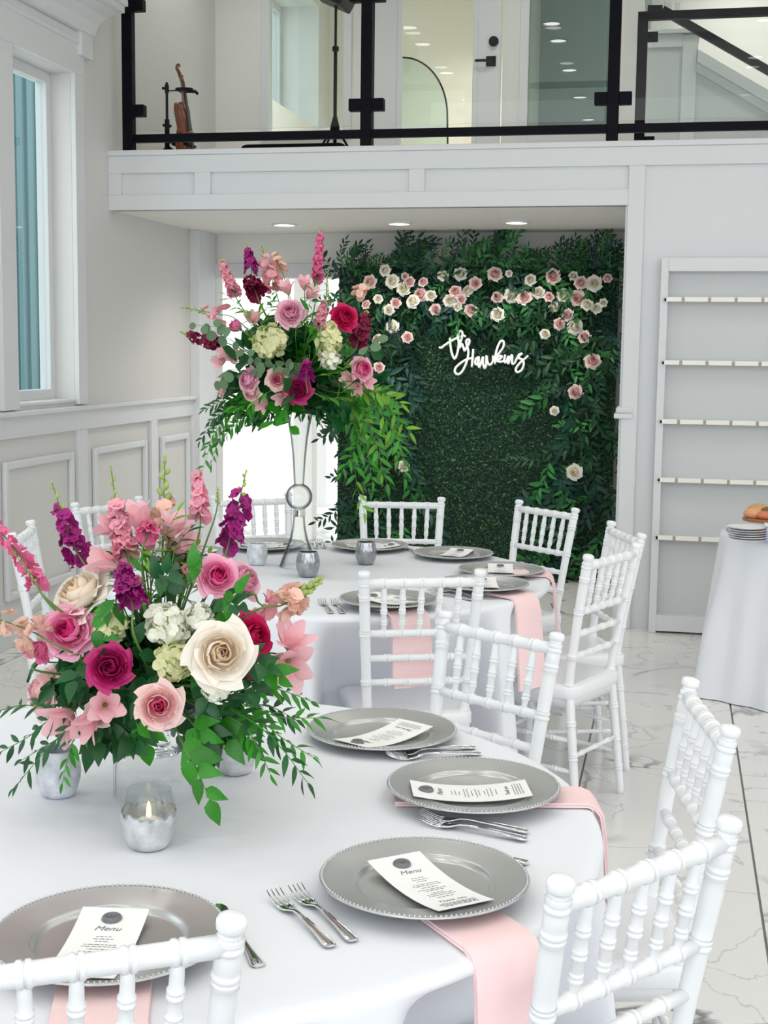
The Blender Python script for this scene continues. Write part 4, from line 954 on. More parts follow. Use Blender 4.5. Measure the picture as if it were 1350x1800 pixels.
K(A1, [(95, 1070), (45, 990), (-15, 915)], 'larkh', 12, 24, 'bright pink spike reaching out to the upper left', (-.15, -.1), t1=1, buds=0)
K(A1, [(90, 1060), (60, 1020), (20, 965)], 'lark', 0, 16, 'thin stem of tiny green buds on the left of the low bouquet', (-.17, -.15), t1=.05, buds=16, bsz=.42)
K(A1, [(110, 1140), (60, 1112), (-20, 1082)], 'peach', 11, 29, 'peach snapdragon with green buds stretching out to the left', (-.2, -.16), t1=.8, buds=6, bsz=.7)
K(A1, [(440, 1078), (500, 1062), (562, 1020)], 'peach', 9, 30, 'peach snapdragon with a green bud tip pointing right', (-.15, -.05), t1=.45, buds=15, bsz=.62)
K(A1, [(250, 985), (258, 945), (262, 925)], 'larkh', 10, 25, 'pink stock head below the lilies', (-.1, -.05), t1=1, buds=0)
K(A1, [(325, 1010), (320, 985), (300, 970)], 'wine', 10, 24, 'dark wine stock blossoms behind the bouquet centre', (-.02, .02), t1=1, buds=0)
K(A1, [(70, 1180), (65, 1160), (70, 1140)], 'larkh', 8, 26, 'pink ruffled blossoms between the left pink and pale roses', (-.18, -.18), t1=1, buds=0)
K(A1, [(415, 1205), (425, 1190), (440, 1180)], 'wine', 6, 16, 'dark pink blossoms under the large cream rose', (-.2, -.18), t1=1, buds=0)
K(A1, [(430, 1050), (455, 1060), (470, 1075)], 'snap', 7, 26, 'dusty pink blossoms beside the right dusky rose', (-.1, -.08), t1=1, buds=0)
def Ly(A, x, y, L, axis, label, dy=None, op=1.0):
    p = A.p(x, y, dy); l = A.rad(p, L); a = V(axis).normalized(); lily(p-a*l*.5, a, l, label, 'alstroemerias in the %s arrangement' % A.tag, A.c, op, ns())
Ly(A1, 244, 905, 58, (-.1, -.1, 1), 'tall pink lily bloom at the top of the low bouquet', -.02, .5)
Ly(A1, 305, 920, 50, (.3, -.2, .8), 'pink lily bloom by the snapdragon stem', -.03, 1.6)
Ly(A1, 325, 955, 54, (.9, -.2, .5), 'pink lily bloom opening to the right at the top', -.02, .9)
Ly(A1, 178, 985, 58, (-.8, -.4, .35), 'pink lily bloom opening to the left over the cream rose', -.1, .6)
Ly(A1, 188, 925, 46, (-.9, -.1, .3), 'pink lily bloom at the left of the pale spike', -.02, 1)
Ly(A1, 512, 1118, 58, (.35, -.5, .85), 'pale pink lily bloom, upper one of two on the right side', -.1, 2)
Ly(A1, 512, 1172, 64, (.35, -.7, -.1), 'pale pink lily bloom, lower one of two on the right side', -.12, 2)
Ly(A1, 106, 1272, 64, (-.2, -.7, -.35), 'pale pink lily bloom hanging at the lower left', -.22, 1.8)
Ly(A1, 150, 1275, 62, (-.25, -.7, -.55), 'pale pink lily bloom pointing down beside the lower left leaves', -.23, .7)
Ly(A1, 186, 1240, 58, (.4, -.8, .2), 'pale pink lily bloom facing out under the magenta rose', -.24, 1)
# leaves of the low arrangement
ORD = ('first', 'second', 'third', 'fourth', 'fifth', 'sixth', 'seventh', 'eighth', 'ninth', 'tenth', 'eleventh', 'twelfth', 'thirteenth')
def ranks(lst, key):
    o = sorted(range(len(lst)), key=lambda i: key(lst[i])); return {i: ORD[k] for k, i in enumerate(o)}
gl = 'leafy stems in the low arrangement'
def Br(A, pts, n, L, label, col='mid', shape='lance', dy=(0, 0), name='leafy_sprig', **kw):
    m = len(pts); P = [A.p(x, y, dy[0]+(dy[1]-dy[0])*i/(m-1)) for i, (x, y) in enumerate(pts)]
    branch([A.c.lerp(P[0], .35)]+P, n, A.rad(P[0], L), label, 'leafy stems in the %s arrangement' % A.tag, col, shape, name, ns(), **kw)
RL = (
    ([(110, 1250), (50, 1295), (-15, 1330)], 15, 44, 'dark', (-.2, -.2)), ([(130, 1275), (80, 1320), (25, 1385)], 14, 40, 'dark', (-.22, -.24)),
    ([(140, 1290), (120, 1330), (110, 1375)], 10, 36, 'mid', (-.2, -.22)), ([(90, 1240), (35, 1240), (-20, 1255)], 11, 42, 'dark', (-.18, -.12)),
    ([(150, 1280), (100, 1300), (40, 1335)], 12, 40, 'dark', (-.16, -.14)))
rk = ranks(RL, lambda t: t[0][-1][1])
for i, (pts, n, L, col, dy) in enumerate(RL):
    Br(A1, pts, n, L, 'ruscus sprig trailing left from the low bouquet, its tip %s from the top' % rk[i], col, dy=dy, name='ruscus_sprig', up=(0, -.6, .8), t0=.3)
RRT = (
    ([(420, 1235), (490, 1260), (560, 1262)], 15, 46, 'mid', (-.15, -.1)), ([(440, 1200), (500, 1215), (545, 1232)], 12, 44, 'mid', (-.12, -.06)),
    ([(430, 1260), (490, 1310), (540, 1375)], 15, 46, 'dark', (-.2, -.2)), ([(450, 1265), (500, 1300), (548, 1330)], 12, 44, 'mid', (-.18, -.16)),
    ([(420, 1270), (450, 1310), (475, 1360)], 12, 42, 'mid', (-.2, -.2)), ([(415, 1240), (470, 1240), (520, 1265)], 14, 44, 'dark', (-.1, -.03)),
    ([(400, 1225), (455, 1215), (505, 1190)], 12, 44, 'dark', (-.12, -.05)))
rk = ranks(RRT, lambda t: t[0][-1][1])
for i, (pts, n, L, col, dy) in enumerate(RRT):
    Br(A1, pts, n, L, 'ruscus sprig trailing right from the low bouquet, its tip %s from the top' % rk[i], col, dy=dy, name='ruscus_sprig', up=(0, -.6, .8), t0=.3)
Br(A1, [(322, 1310), (345, 1350), (368, 1405)], 6, 66, 'bright leaf sprig hanging in front of the glass pedestal', 'mid', 'ovate', (-.28, -.3), up=(0, -.9, .4), t0=.45)
SAL = [((330, 1195), (365, 1235)), ((345, 1170), (352, 1200)), ((375, 1230), (415, 1250)), ((205, 1290), (240, 1325)), ((240, 1300), (255, 1340)), ((300, 1275), (330, 1310)), ((150, 1150), (130, 1195)), ((215, 1230), (215, 1290)),
       ((245, 1150), (262, 1195)), ((300, 1290), (310, 1330)), ((340, 1260), (370, 1310)), ((360, 1250), (400, 1300)), ((180, 1285), (165, 1310)), ((265, 1190), (245, 1230)), ((165, 1100), (185, 1135)), ((235, 1130), (255, 1160)),
       ((385, 1060), (420, 1065)), ((410, 1050), (395, 1075)), ((320, 1050), (300, 1030)), ((280, 1030), (300, 1000)), ((335, 1020), (345, 995)), ((230, 1270), (275, 1300)), ((150, 1190), (120, 1240)), ((420, 1160), (470, 1170)), ((455, 1180), (490, 1190))]
SAL += [((205, 1255), (190, 1298)), ((335, 1270), (350, 1312)), ((250, 1275), (218, 1318)), ((390, 1275), (430, 1300)), ((180, 1260), (175, 1305)), ((205, 1060), (180, 1085)), ((340, 1110), (335, 1140)), ((430, 1190), (445, 1215)), ((385, 1255), (378, 1305)), ((155, 1205), (150, 1235))]
SAL = [((x0, min(y0, 1268)), (x1, min(y1, 1306))) for (x0, y0), (x1, y1) in SAL]
SAL = [t for t in SAL if not (258 < t[1][0] < 320 and t[1][1] > 1290)]
zn = lambda t: 'along the lower rim' if t[1][1] > 1262 else 'around the middle roses' if t[1][1] > 1120 else 'among the upper blooms'
RK = {}
for z in ('along the lower rim', 'around the middle roses', 'among the upper blooms'):
    idx = sorted([i for i, t in enumerate(SAL) if zn(t) == z], key=lambda i: SAL[i][1][0])
    for k, i in enumerate(idx): RK[i] = (ORD+('fourteenth', 'fifteenth', 'sixteenth', 'seventeenth'))[k]
for i, (a, b) in enumerate(SAL):
    z = zn((a, b)); Br(A1, [a, ((a[0]+b[0])/2+3, (a[1]+b[1])/2-4), b], 5, 66 if 'rim' in z else 52, 'broad-leaved sprig %s of the low bouquet, %s from the left' % (z, RK[i]), ('dark', 'mid', 'dark')[i % 3] if 'rim' not in z else ('mid', 'dark')[i % 2], 'ovate', (-.2+.02*(i % 4), -.22+.03*(i % 3)), name='salal_sprig', up=(0, -.8, .5), t0=.4)
rr = random.Random(5)
filler(C1, 46, .13, .235, .058, 'dense dark leaves packed inside the low bouquet behind its blooms', 7, 21, .05)
UPS = ([(265, 1010), (280, 960), (312, 900)], [(250, 1010), (238, 960), (228, 935)], [(300, 1010), (310, 960), (335, 930)], [(270, 1060), (300, 1040), (340, 1060)], [(240, 1060), (262, 1010), (270, 960)], [(290, 1050), (300, 1000), (298, 950)],
       [(330, 1050), (350, 1010), (366, 975)], [(210, 1050), (200, 1010), (170, 990)], [(260, 1070), (282, 1020), (290, 985)], [(310, 1040), (330, 1000), (345, 960)], [(225, 1040), (215, 1000), (205, 960)])
rk = ranks(UPS, lambda t: t[-1][0])
for i, pts in enumerate(UPS): Br(A1, pts, 9, 48, 'slender leafy stem among the low bouquet spikes, %s from the left' % rk[i], ('lite', 'mid', 'dark')[i % 3], 'lance', (-.12, -.03), t0=.35)

# ---- tall arrangement
R(A2, 510, 549, 27, 'rose', 'ruffled pink rose at the upper middle of the tall bouquet', cam=1.2)
R(A2, 606, 557, 26, 'hot', 'hot pink rose at the upper right of the tall bouquet', axis=(.5, -.75, .3))
R(A2, 524, 685, 25, 'magenta', 'magenta rose at the lower middle of the tall bouquet', cam=1.4)
R(A2, 487, 667, 21, 'blush', 'creamy blush rose left of the lower magenta rose', cam=1.2)
R(A2, 436, 668, 24, 'rose', 'lilac pink rose at the lower left of the tall bouquet', axis=(-.5, -.8, .1))
R(A2, 390, 680, 21, 'pale', 'pale pink rose in profile, leftmost low in the tall bouquet', axis=(-.9, -.3, .1))
R(A2, 416, 575, 18, 'pink', 'half-open pink rose at the left of the tall bouquet', open_=.5, axis=(-.6, -.5, .4))
R(A2, 638, 648, 22, 'pink', 'bright pink rose at the lower right of the tall bouquet', axis=(.7, -.6, .2))
R(A2, 440, 690, 18, 'pale', 'small pale bloom under the lilac pink rose', axis=(-.2, -.9, -.3))
H(A2, 474, 600, 29, 'hyd', 'pale green hydrangea head left of centre in the tall bouquet', n=46)
H(A2, 578, 600, 25, 'hyd', 'pale green hydrangea head right of centre in the tall bouquet', sc=(.9, .8, 1.3), n=46)
H(A2, 580, 632, 18, 'hydw', 'creamy hydrangea tip below the right hydrangea', n=26)
K(A2, [(556, 520), (558, 470), (564, 402)], 'larkh', 24, 12, 'tall bright pink larkspur, highest flower of the tall bouquet', (-.05, .05), t1=.92)
K(A2, [(428, 545), (408, 505), (389, 458)], 'lark', 26, 14, 'pink larkspur leaning to the upper left in the tall bouquet', (-.1, -.05), t1=.95, buds=3)
K(A2, [(448, 510), (442, 470), (432, 425)], 'stock', 14, 11, 'thin purple stock spike at the upper left of the tall bouquet', (-.05, .0), t1=.75)
K(A2, [(462, 545), (448, 510), (436, 490)], 'wine', 22, 18, 'full wine red stock cluster at the upper left of the tall bouquet', (-.2, -.1), t1=1, buds=0)
K(A2, [(490, 530), (478, 490), (460, 432)], 'snap', 16, 16, 'pink snapdragon with green tip near the top of the tall bouquet', (-.05, .02), t1=.75, buds=8)
K(A2, [(505, 510), (492, 470), (482, 445)], 'peach', 14, 12, 'peach snapdragon near the top middle of the tall bouquet', (-.03, .04), t1=.85, buds=5)
K(A2, [(420, 565), (380, 552), (320, 540)], 'snap', 7, 15, 'snapdragon reaching far out to the left of the tall bouquet', (-.1, -.05), t1=.55, buds=10, bsz=.6)
K(A2, [(412, 608), (370, 602), (318, 584)], 'wine', 17, 14, 'wine stock spike reaching out to the left of the tall bouquet', (-.12, -.08), t1=.82)
K(A2, [(600, 540), (625, 520), (648, 500)], 'peach', 11, 12, 'peach snapdragon on the right shoulder of the tall bouquet', (-.1, -.05), t1=.85, buds=4)
K(A2, [(615, 625), (632, 592), (645, 550)], 'wine', 22, 17, 'wine stock spike behind the hot pink rose', (-.16, -.1), t1=.9)
K(A2, [(560, 610), (562, 570), (570, 530)], 'lark', 16, 14, 'pale pink spike in front of the right hydrangea', (-.3, -.22), t1=.95, buds=2)
K(A2, [(570, 540), (574, 500), (578, 470)], 'lark', 0, 10, 'green bud stem right of the tall larkspur', (-.1, -.03), t1=.1, buds=14, bsz=.55)
K(A2, [(540, 690), (538, 665), (540, 632)], 'stock', 18, 12, 'purple stock above the lower magenta rose', (-.34, -.3), t1=.85, buds=3)
K(A2, [(575, 545), (577, 525), (576, 500)], 'lark', 0, 9, 'second green bud stem beside the tall larkspur', (-.16, -.08), t1=.1, buds=12, bsz=.55)
for x, y, ax, l in ((503, 505, (-.2, -.5, .8), 'left lily bloom above the ruffled pink rose'), (535, 497, (.1, -.5, .8), 'right lily bloom above the ruffled pink rose'), (548, 515, (.6, -.4, .6), 'pale lily bloom below the tall larkspur'), (395, 618, (-.7, -.6, .2), 'upper lily bloom at the left of the tall bouquet'),
                    (385, 635, (-.6, -.6, -.3), 'lower lily bloom at the left of the tall bouquet'), (408, 625, (.2, -.9, .1), 'lily bloom facing forward at the left of the tall bouquet'), (460, 710, (-.3, -.6, -.5), 'lily bloom hanging below the lilac pink rose'), (445, 560, (.2, -.7, .4), 'small lily bloom beside the wine stock'),
                    (612, 665, (-.3, -.9, .0), 'lily bloom in the pale cluster at the lower right'), (628, 682, (.1, -.8, -.5), 'lowest lily bloom in the pale cluster at the lower right'), (645, 670, (.7, -.7, -.1), 'rightmost lily bloom in the pale cluster at the lower right'), (495, 700, (.1, -.9, -.4), 'lily bloom below the creamy blush rose')):
    Ly(A2, x, y, 27, ax, 'pale pink '+l, None, 1.0)
EU = ([(430, 585), (385, 575), (345, 572)], [(410, 600), (390, 590), (370, 580)], [(455, 640), (440, 628), (420, 612)], [(470, 640), (460, 640), (450, 650)], [(500, 640), (505, 645), (512, 655)], [(520, 640), (515, 640), (520, 648)],
            [(500, 655), (490, 645), (478, 640)], [(620, 640), (650, 610), (665, 600)], [(410, 650), (398, 660), (388, 672)])
rk = ranks(EU, lambda t: t[-1][0])
for i, pts in enumerate(EU):
    Br(A2, pts, 4, 24, 'round-leaved eucalyptus sprig in the tall bouquet, %s from the left' % rk[i], 'euc', 'round', (-.3, -.28), name='eucalyptus_sprig', up=(0, -1, .3), t0=.5)
CLF = ([(440, 715), (405, 730), (375, 770), (355, 830)], [(430, 705), (400, 715), (370, 740)], [(450, 725), (430, 735), (400, 760)], [(420, 700), (390, 705), (360, 720)], [(410, 720), (385, 750), (362, 790)], [(420, 715), (380, 735), (352, 775)], [(430, 715), (390, 760), (372, 815)], [(445, 720), (415, 745), (385, 775)])
rk = ranks(CLF, lambda t: t[-1][1])
for i, pts in enumerate(CLF):
    Br(A2, pts, 17, 25, 'ruscus sprig cascading left of the tall bouquet, its tip %s from the top' % rk[i], 'dark' if i % 2 else 'mid', 'lance', (-.12, -.15), name='ruscus_sprig', up=(0, -.7, .5), t0=.3)
CRT = ([(600, 710), (640, 740), (625, 830), (640, 900)], [(610, 700), (660, 720), (700, 770), (712, 840)], [(615, 690), (665, 700), (720, 760)], [(600, 720), (630, 770), (600, 830)], [(620, 705), (660, 760), (670, 830)],
                         [(590, 700), (620, 720), (650, 800)], [(620, 690), (670, 690), (705, 710)], [(600, 710), (640, 780), (655, 845)], [(630, 700), (680, 740), (695, 800)], [(610, 700), (645, 735), (680, 850)])
rk = ranks(CRT, lambda t: t[-1][0])
for i, pts in enumerate(CRT):
    Br(A2, pts, 20, 33, 'ruscus sprig cascading right of the tall bouquet, its tip %s from the left' % rk[i], ('lite', 'mid', 'lite', 'mid')[i % 4], 'lance', (-.1, -.18+.03*(i % 3)), name='ruscus_sprig', up=(0, -.7, .5), t0=.25, mix='mid')
CRM = ([(500, 715), (480, 725), (455, 740)], [(530, 715), (540, 728), (570, 735)], [(560, 715), (580, 735), (590, 765)], [(480, 715), (470, 735), (445, 745)], [(550, 710), (560, 725), (565, 745)])
rk = ranks(CRM, lambda t: t[-1][0])
for i, pts in enumerate(CRM):
    Br(A2, pts, 10, 24, 'dark leaf sprig hanging round the tall vase rim, %s from the left' % rk[i], 'dark', 'lance', (-.1, -.1), name='ruscus_sprig', up=(0, -.7, .5), t0=.3)
filler(C2, 80, .18, .33, .078, 'dense dark leaves packed inside the tall bouquet behind its blooms', 8, 22, .55, 1.1)
TUP = ([(540, 560), (545, 530), (552, 505)], [(520, 580), (540, 560), (560, 550)], [(540, 600), (555, 570), (548, 545)], [(450, 600), (440, 570), (425, 540)], [(460, 580), (470, 560), (480, 530)], [(600, 690), (610, 660), (600, 620)], [(590, 700), (600, 670), (625, 690)], [(440, 560), (430, 545), (400, 520)], [(540, 640), (545, 615), (535, 590)], [(455, 560), (470, 540), (478, 520)], [(560, 660), (590, 655), (620, 640)], [(470, 690), (440, 710), (410, 715)], [(550, 690), (580, 700), (615, 700)])
rk = ranks(TUP, lambda t: t[-1][0])
for i, pts in enumerate(TUP):
    Br(A2, pts, 8, 30, 'slender leafy stem among the tall bouquet blooms, %s from the left' % rk[i], 'mid', 'lance', (-.3, -.22), t0=.35, mix='lite')

# ------------------------------------------------------------------ greenery wall with roses and the name sign
GY = 9.62
gw0 = ony(596, 462, GY); gw1 = ony(1094, 460, GY); gwb = ony(1075, 1002, GY)
GX0, GX1, GZ = gw0.x, gw1.x-.02, 2.2
gw = thing('greenery_wall', 'tall dark green hedge backdrop wall with leafy arch of garlands', 'backdrop', ((GX0+GX1)/2, GY, 0)); gcx = (GX0+GX1)/2
MB().box(GX0-gcx, GX1-gcx, .0, .08, 0, GZ).build('backing_board', G_back, gw, bevel=.01)
r = random.Random(3); mb = MB()
for i in range(24000):
    x, z = r.uniform(GX0, GX1)-gcx, r.uniform(.01, GZ); y = -r.uniform(.0, .022); s = r.uniform(.006, .013); a = r.uniform(0, 2*PI); ti = r.uniform(-.9, .9); t2 = r.uniform(-.2, 1.1)
    u = V((math.cos(a), math.sin(ti)*.5, math.sin(a))).normalized(); w = u.cross(V((0, -math.cos(t2), math.sin(t2)))).normalized(); p = V((x, y, z))
    mb.add([p-u*s, p+w*s*.5, p+u*s, p-w*s*.5], [(0, 1, 2, 3)], 1 if r.random() < .14 else 0)
stuff(mb.build('boxwood_mat', [G_box, G_tip], gw, fix=False))
def spray_mesh(seed, m, L=.33, n=13, ll=.092):
    mb = MB(); r = random.Random(seed); P = catmull([(0, 0, 0), (L*.35, -.03, .01), (L*.7, -.04, -.03), (L, -.02, -.09)], 5); mb.tube(P, .0016, 4)
    for k in range(n):
        u = .08+.92*k/(n-1); x = u*(len(P)-1); i = min(int(x), len(P)-2); p = P[i].lerp(P[i+1], x-i); d = (P[i+1]-P[i]).normalized(); upv = V((r.uniform(-.6, .6), -1, r.uniform(-.6, .6)))
        sd = d.cross(upv).normalized()*(1 if k % 2 else -1); a = r.uniform(.55, 1.05) if k < n-1 else 0; dl = d*math.cos(a)+sd*math.sin(a)+V((0, r.uniform(-.35, .2), 0)); q = q_x(dl, upv); l = ll*r.uniform(.75, 1.2)
        vs = [(v, s*w*.5, -.2*v*v+.2*abs(s)*w) for v, w in ((0, .02), (.3, .30), (.62, .27), (1, .01)) for s in (-1, 0, 1)]
        mb.add([p+q@(V(v)*l) for v in vs], [(a+b, a+b+1, a+b+4, a+b+3) for a in (0, 3, 6) for b in (0, 1)])
    return mb.mesh('leaf_spray', m, True)
SPR = [spray_mesh(40+i, (G_wall, G_wall2, G_wall, G_wallb)[i % 4]) for i in range(12)]
def spray(px, py, ang, sc, dy=-.03):
    p = ony(px, py, GY+dy); link(SPR[r.randrange(12)], 'leaf_spray', gw, (p.x-gcx, dy, p.z), Quaternion((0, 1, 0), -ang)@Quaternion((1, 0, 0), r.uniform(-.6, .6)), sc)
for i in range(120):       # top band
    if i % 2: spray(600+492*(i+.5)/120, r.uniform(463, 478), r.choice((r.uniform(-.7, .5), r.uniform(2.7, 3.9), r.uniform(.6, 2.5))), r.uniform(.35, .55), -r.uniform(.03, .09))
    x = 604+486*(i+r.random())/120; mid = 735 < x < 940; y = r.uniform(468, 545 if mid else 600); spray(x, y, r.uniform(-2.7, -.45) if y > 492 else r.choice((r.uniform(-.5, .35), r.uniform(2.8, 3.6))), r.uniform(.6, .95), -r.uniform(.02, .10))
for x, n, sc in ((612, 5, .62), (640, 3, .5), (676, 2, .5), (702, 3, .75), (716, 4, .85), (728, 3, .7), (760, 2, .4), (790, 2, .4), (818, 4, .66), (836, 4, .8), (856, 3, .7), (878, 3, .78), (895, 3, .55), (925, 3, .5), (950, 2, .4), (985, 3, .55), (1010, 4, .6), (1036, 4, .62), (1058, 5, .68), (1078, 4, .6)):
    for k in range(n): spray(x+r.uniform(-10, 10), r.uniform(466, 484), r.uniform(1.0, 2.15), sc*r.uniform(.8, 1.1), -r.uniform(.02, .08))
for i in range(70):       # right column
    spray(r.uniform(945, 1080), r.uniform(580, 985), r.uniform(-2.7, -.4), r.uniform(.7, 1.1), -r.uniform(.02, .09))
for i in range(58):       # left column
    spray(r.uniform(600, 735), r.uniform(580, 940), r.uniform(-2.7, -.4), r.uniform(.7, 1.1), -r.uniform(.02, .09))
WR = []
for cx, cy, rp, c in ((198, 247, 25, 'c'), (130, 300, 29, 'b'), (232, 297, 30, 'c'), (283, 330, 30, 'c'), (290, 275, 16, 'b'), (310, 300, 24, 'b'), (372, 300, 21, 'b'), (168, 377, 20, 'c'), (217, 427, 23, 'c'), (248, 395, 23, 'b'), (325, 388, 30, 'c'), (360, 357, 31, 'b'), (408, 362, 24, 'c'),
    (112, 402, 20, 'b'), (233, 505, 28, 'c'), (302, 552, 24, 'b'), (165, 560, 23, 'b'), (172, 690, 24, 'b'), (430, 425, 25, 'b'), (465, 270, 24, 'c'), (543, 262, 29, 'c'), (612, 307, 27, 'b'), (520, 343, 27, 'b'), (575, 340, 25, 'c'), (493, 385, 26, 'c'), (547, 378, 21, 'b'), (530, 412, 20, 'c'), (592, 428, 28, 'b'),
    (702, 263, 32, 'b'), (765, 262, 15, 'c'), (712, 370, 25, 'b'), (778, 362, 32, 'c'), (835, 370, 32, 'b'), (712, 447, 29, 'c'), (862, 290, 25, 'c'), (900, 348, 26, 'c'), (965, 275, 33, 'b'), (948, 367, 22, 'b'), (1012, 362, 31, 'c'), (1058, 272, 20, 'c'), (1092, 303, 28, 'b'), (1152, 307, 34, 'c'), (1078, 375, 34, 'b'), (1122, 403, 26, 'c'),
    (1165, 420, 23, 'c'), (1215, 282, 20, 'b'), (1195, 395, 18, 'c'), (972, 412, 22, 'c'), (1032, 450, 26, 'b'), (995, 492, 25, 'b'), (1068, 505, 33, 'c'), (1108, 550, 27, 'b'), (930, 537, 22, 'c'), (1147, 660, 34, 'b'), (1068, 803, 31, 'b'), (972, 888, 20, 'c'), (1063, 1168, 34, 'c'), (285, 1140, 24, 'c')):
    WR.append((600+cx/2.596, 380+cy/2.596, rp/2.596, c))
WM = {'c': [one_rose_mesh('wcream', 60+i) for i in range(3)], 'b': [one_rose_mesh('wblush', 70+i) for i in range(3)]}
for c, nm in (('c', 'cream'), ('b', 'blush pink')):
    L = sorted([w for w in WR if w[3] == c]); w_ = ('first', 'second', 'third', 'fourth', 'fifth', 'sixth', 'seventh', 'eighth', 'ninth', 'tenth')
    for i, (x, y, rp, _) in enumerate(L):
        zone = 'above the name sign' if 770 < x < 935 and y < 575 else 'in the upper left corner' if y < 600 and x < 770 else 'in the upper right corner' if y < 600 else 'low on the left side' if x < 800 else 'down the right side'
        same = [q for q in L if (lambda X, Y: 'above the name sign' if 770 < X < 935 and Y < 575 else 'in the upper left corner' if Y < 600 and X < 770 else 'in the upper right corner' if Y < 600 else 'low on the left side' if X < 800 else 'down the right side')(q[0], q[1]) == zone]
        k = same.index((x, y, rp, c)); od = (w_[k]+' from left' if len(same) > 1 else 'the only one')
        dy = -.11-r.uniform(0, .03); p = ony(x, y, GY+dy); rad = rp*(p-EYE).dot(FWD)/CF/1.0; ax = V((r.uniform(-.35, .35), -1, r.uniform(-.05, .45)))
        o = link(WM[c][i % 3], 'silk_rose', None, p-ax.normalized()*rad*.3, q_to(ax, r.uniform(0, 6)), rad); tag(o, '%s wall rose, %s of its colour %s' % (nm, od, zone), 'flower', '%s roses on the greenery wall' % nm)
# name sign: one cut-out script piece
st = [[(232, 255), (238, 350), (258, 460), (292, 530), (325, 470), (348, 350), (340, 240), (352, 180), (378, 163), (396, 195), (385, 270), (364, 330), (360, 385), (385, 335), (405, 370), (425, 432)],
      [(88, 378), (115, 385), (165, 350), (235, 305), (320, 258), (370, 240), (410, 225), (440, 240)], [(425, 432), (455, 370), (446, 300), (468, 276), (490, 292), (478, 345), (450, 372)],
      [(468, 375), (474, 470), (446, 590), (395, 695), (342, 735), (296, 705), (312, 645), (370, 590), (440, 545), (530, 520)], [(540, 400), (532, 500), (520, 642)],
      [(606, 505), (572, 540), (566, 590), (590, 605), (614, 550), (608, 500), (606, 580), (620, 642), (650, 560), (668, 500)], [(672, 500), (668, 590), (690, 655), (712, 600), (716, 490), (728, 580), (765, 610), (800, 555), (798, 490)],
      [(826, 602), (834, 480), (862, 370), (902, 300), (940, 306), (938, 370), (892, 440), (836, 505)], [(836, 545), (875, 498), (915, 500), (892, 532), (848, 552), (900, 572), (945, 555)], [(960, 475), (948, 560), (972, 575), (1000, 500)],
      [(1005, 490), (1000, 598), (1025, 530), (1052, 482), (1052, 590), (1085, 595)], [(1085, 590), (1130, 505), (1186, 460), (1140, 482), (1140, 520), (1190, 545), (1206, 600), (1182, 672), (1132, 706), (1100, 688), (1112, 640), (1165, 575), (1215, 535), (1266, 488)]]
S0 = ony(850, 625, GY-.10); mb = MB()
for s in st:
    P = [ony(760+x/7.5, 560+y/7.5, GY-.10)-S0 for x, y in s]; P = catmull(P, 6); P = [V((p.x, p.y*.0, p.z)) for p in P]
    k = len(P); mb.tube(P, [.0088*(.75+.25*math.sin(PI*min(1, .15+.7*i/k))) for i in range(k)], 8)
sg = mb.build('name_sign', mat('sign_white', 'ffffff', .5), None, smooth=True, loc=tuple(S0)); sg.scale = (1, 1.2, 1); tag(sg, 'white cut-out script sign reading the Hawkins on the greenery wall', 'sign')
for x, y in ((530, 520), (835, 500), (300, 520)):
    p = ony(760+x/7.5, 560+y/7.5, GY-.10)-S0; MB().tube([(p.x, 0, p.z), (p.x, .10, p.z)], .003, 6).build('standoff_pin', M_grey, sg)

# ------------------------------------------------------------------ shelf unit against the right panel
SY = YF-.09; E = lambda x, y: ony(x, y, SY)
sx0, sz1 = E(1163, 453).x, E(1163, 453).z; sz0 = 0; SWD = 1.5
su = thing('display_shelf', 'tall white open display shelf with five thin slotted ledges on the right wall', 'shelf', (sx0, SY, 0))
yb = YF+.0-SY
MB().box(0, .042, 0, yb, 0, sz1).build('side_post', M_trim, su, bevel=.002); MB().box(SWD-.04, SWD, 0, yb, 0, sz1).build('side_post', M_trim, su, bevel=.002)
MB().box(.042, SWD-.04, -.004, yb, sz1-.075, sz1).build('top_board', M_trim, su, bevel=.002); MB().box(.042, SWD-.04, 0, yb, .012, .105).build('bottom_board', M_trim, su, bevel=.002)
MB().box(.042, SWD-.04, yb-.014, yb-.002, .105, sz1-.075).build('back_panel', M_grey, su)
for zz in (1.93, 1.575, 1.24, .905, .57):
    zz = zz*.995; MB().box(.03, SWD-.03, .006, yb-.014, zz-.006, zz+.002).build('ledge', M_trim, su)
    MB().box(.024, .034, -.02, .0, zz-.016, zz-.002).build('end_pin', M_black, su)
    k = 0; x = .034; wd = .085
    while x < SWD-.06:
        x2 = min(x+wd, SWD-.04); MB().box(x, x2, -.02, .006, zz-.020, zz+.006).build('ledge_lip', mat('lip_white', 'f4f2ea', .4), su, bevel=.002)
        if x2 < SWD-.06: MB().box(x2, x2+.016, -.012, .006, zz-.024, zz+.001).build('clip', M_tan, su)
        x = x2+.016; wd = .128

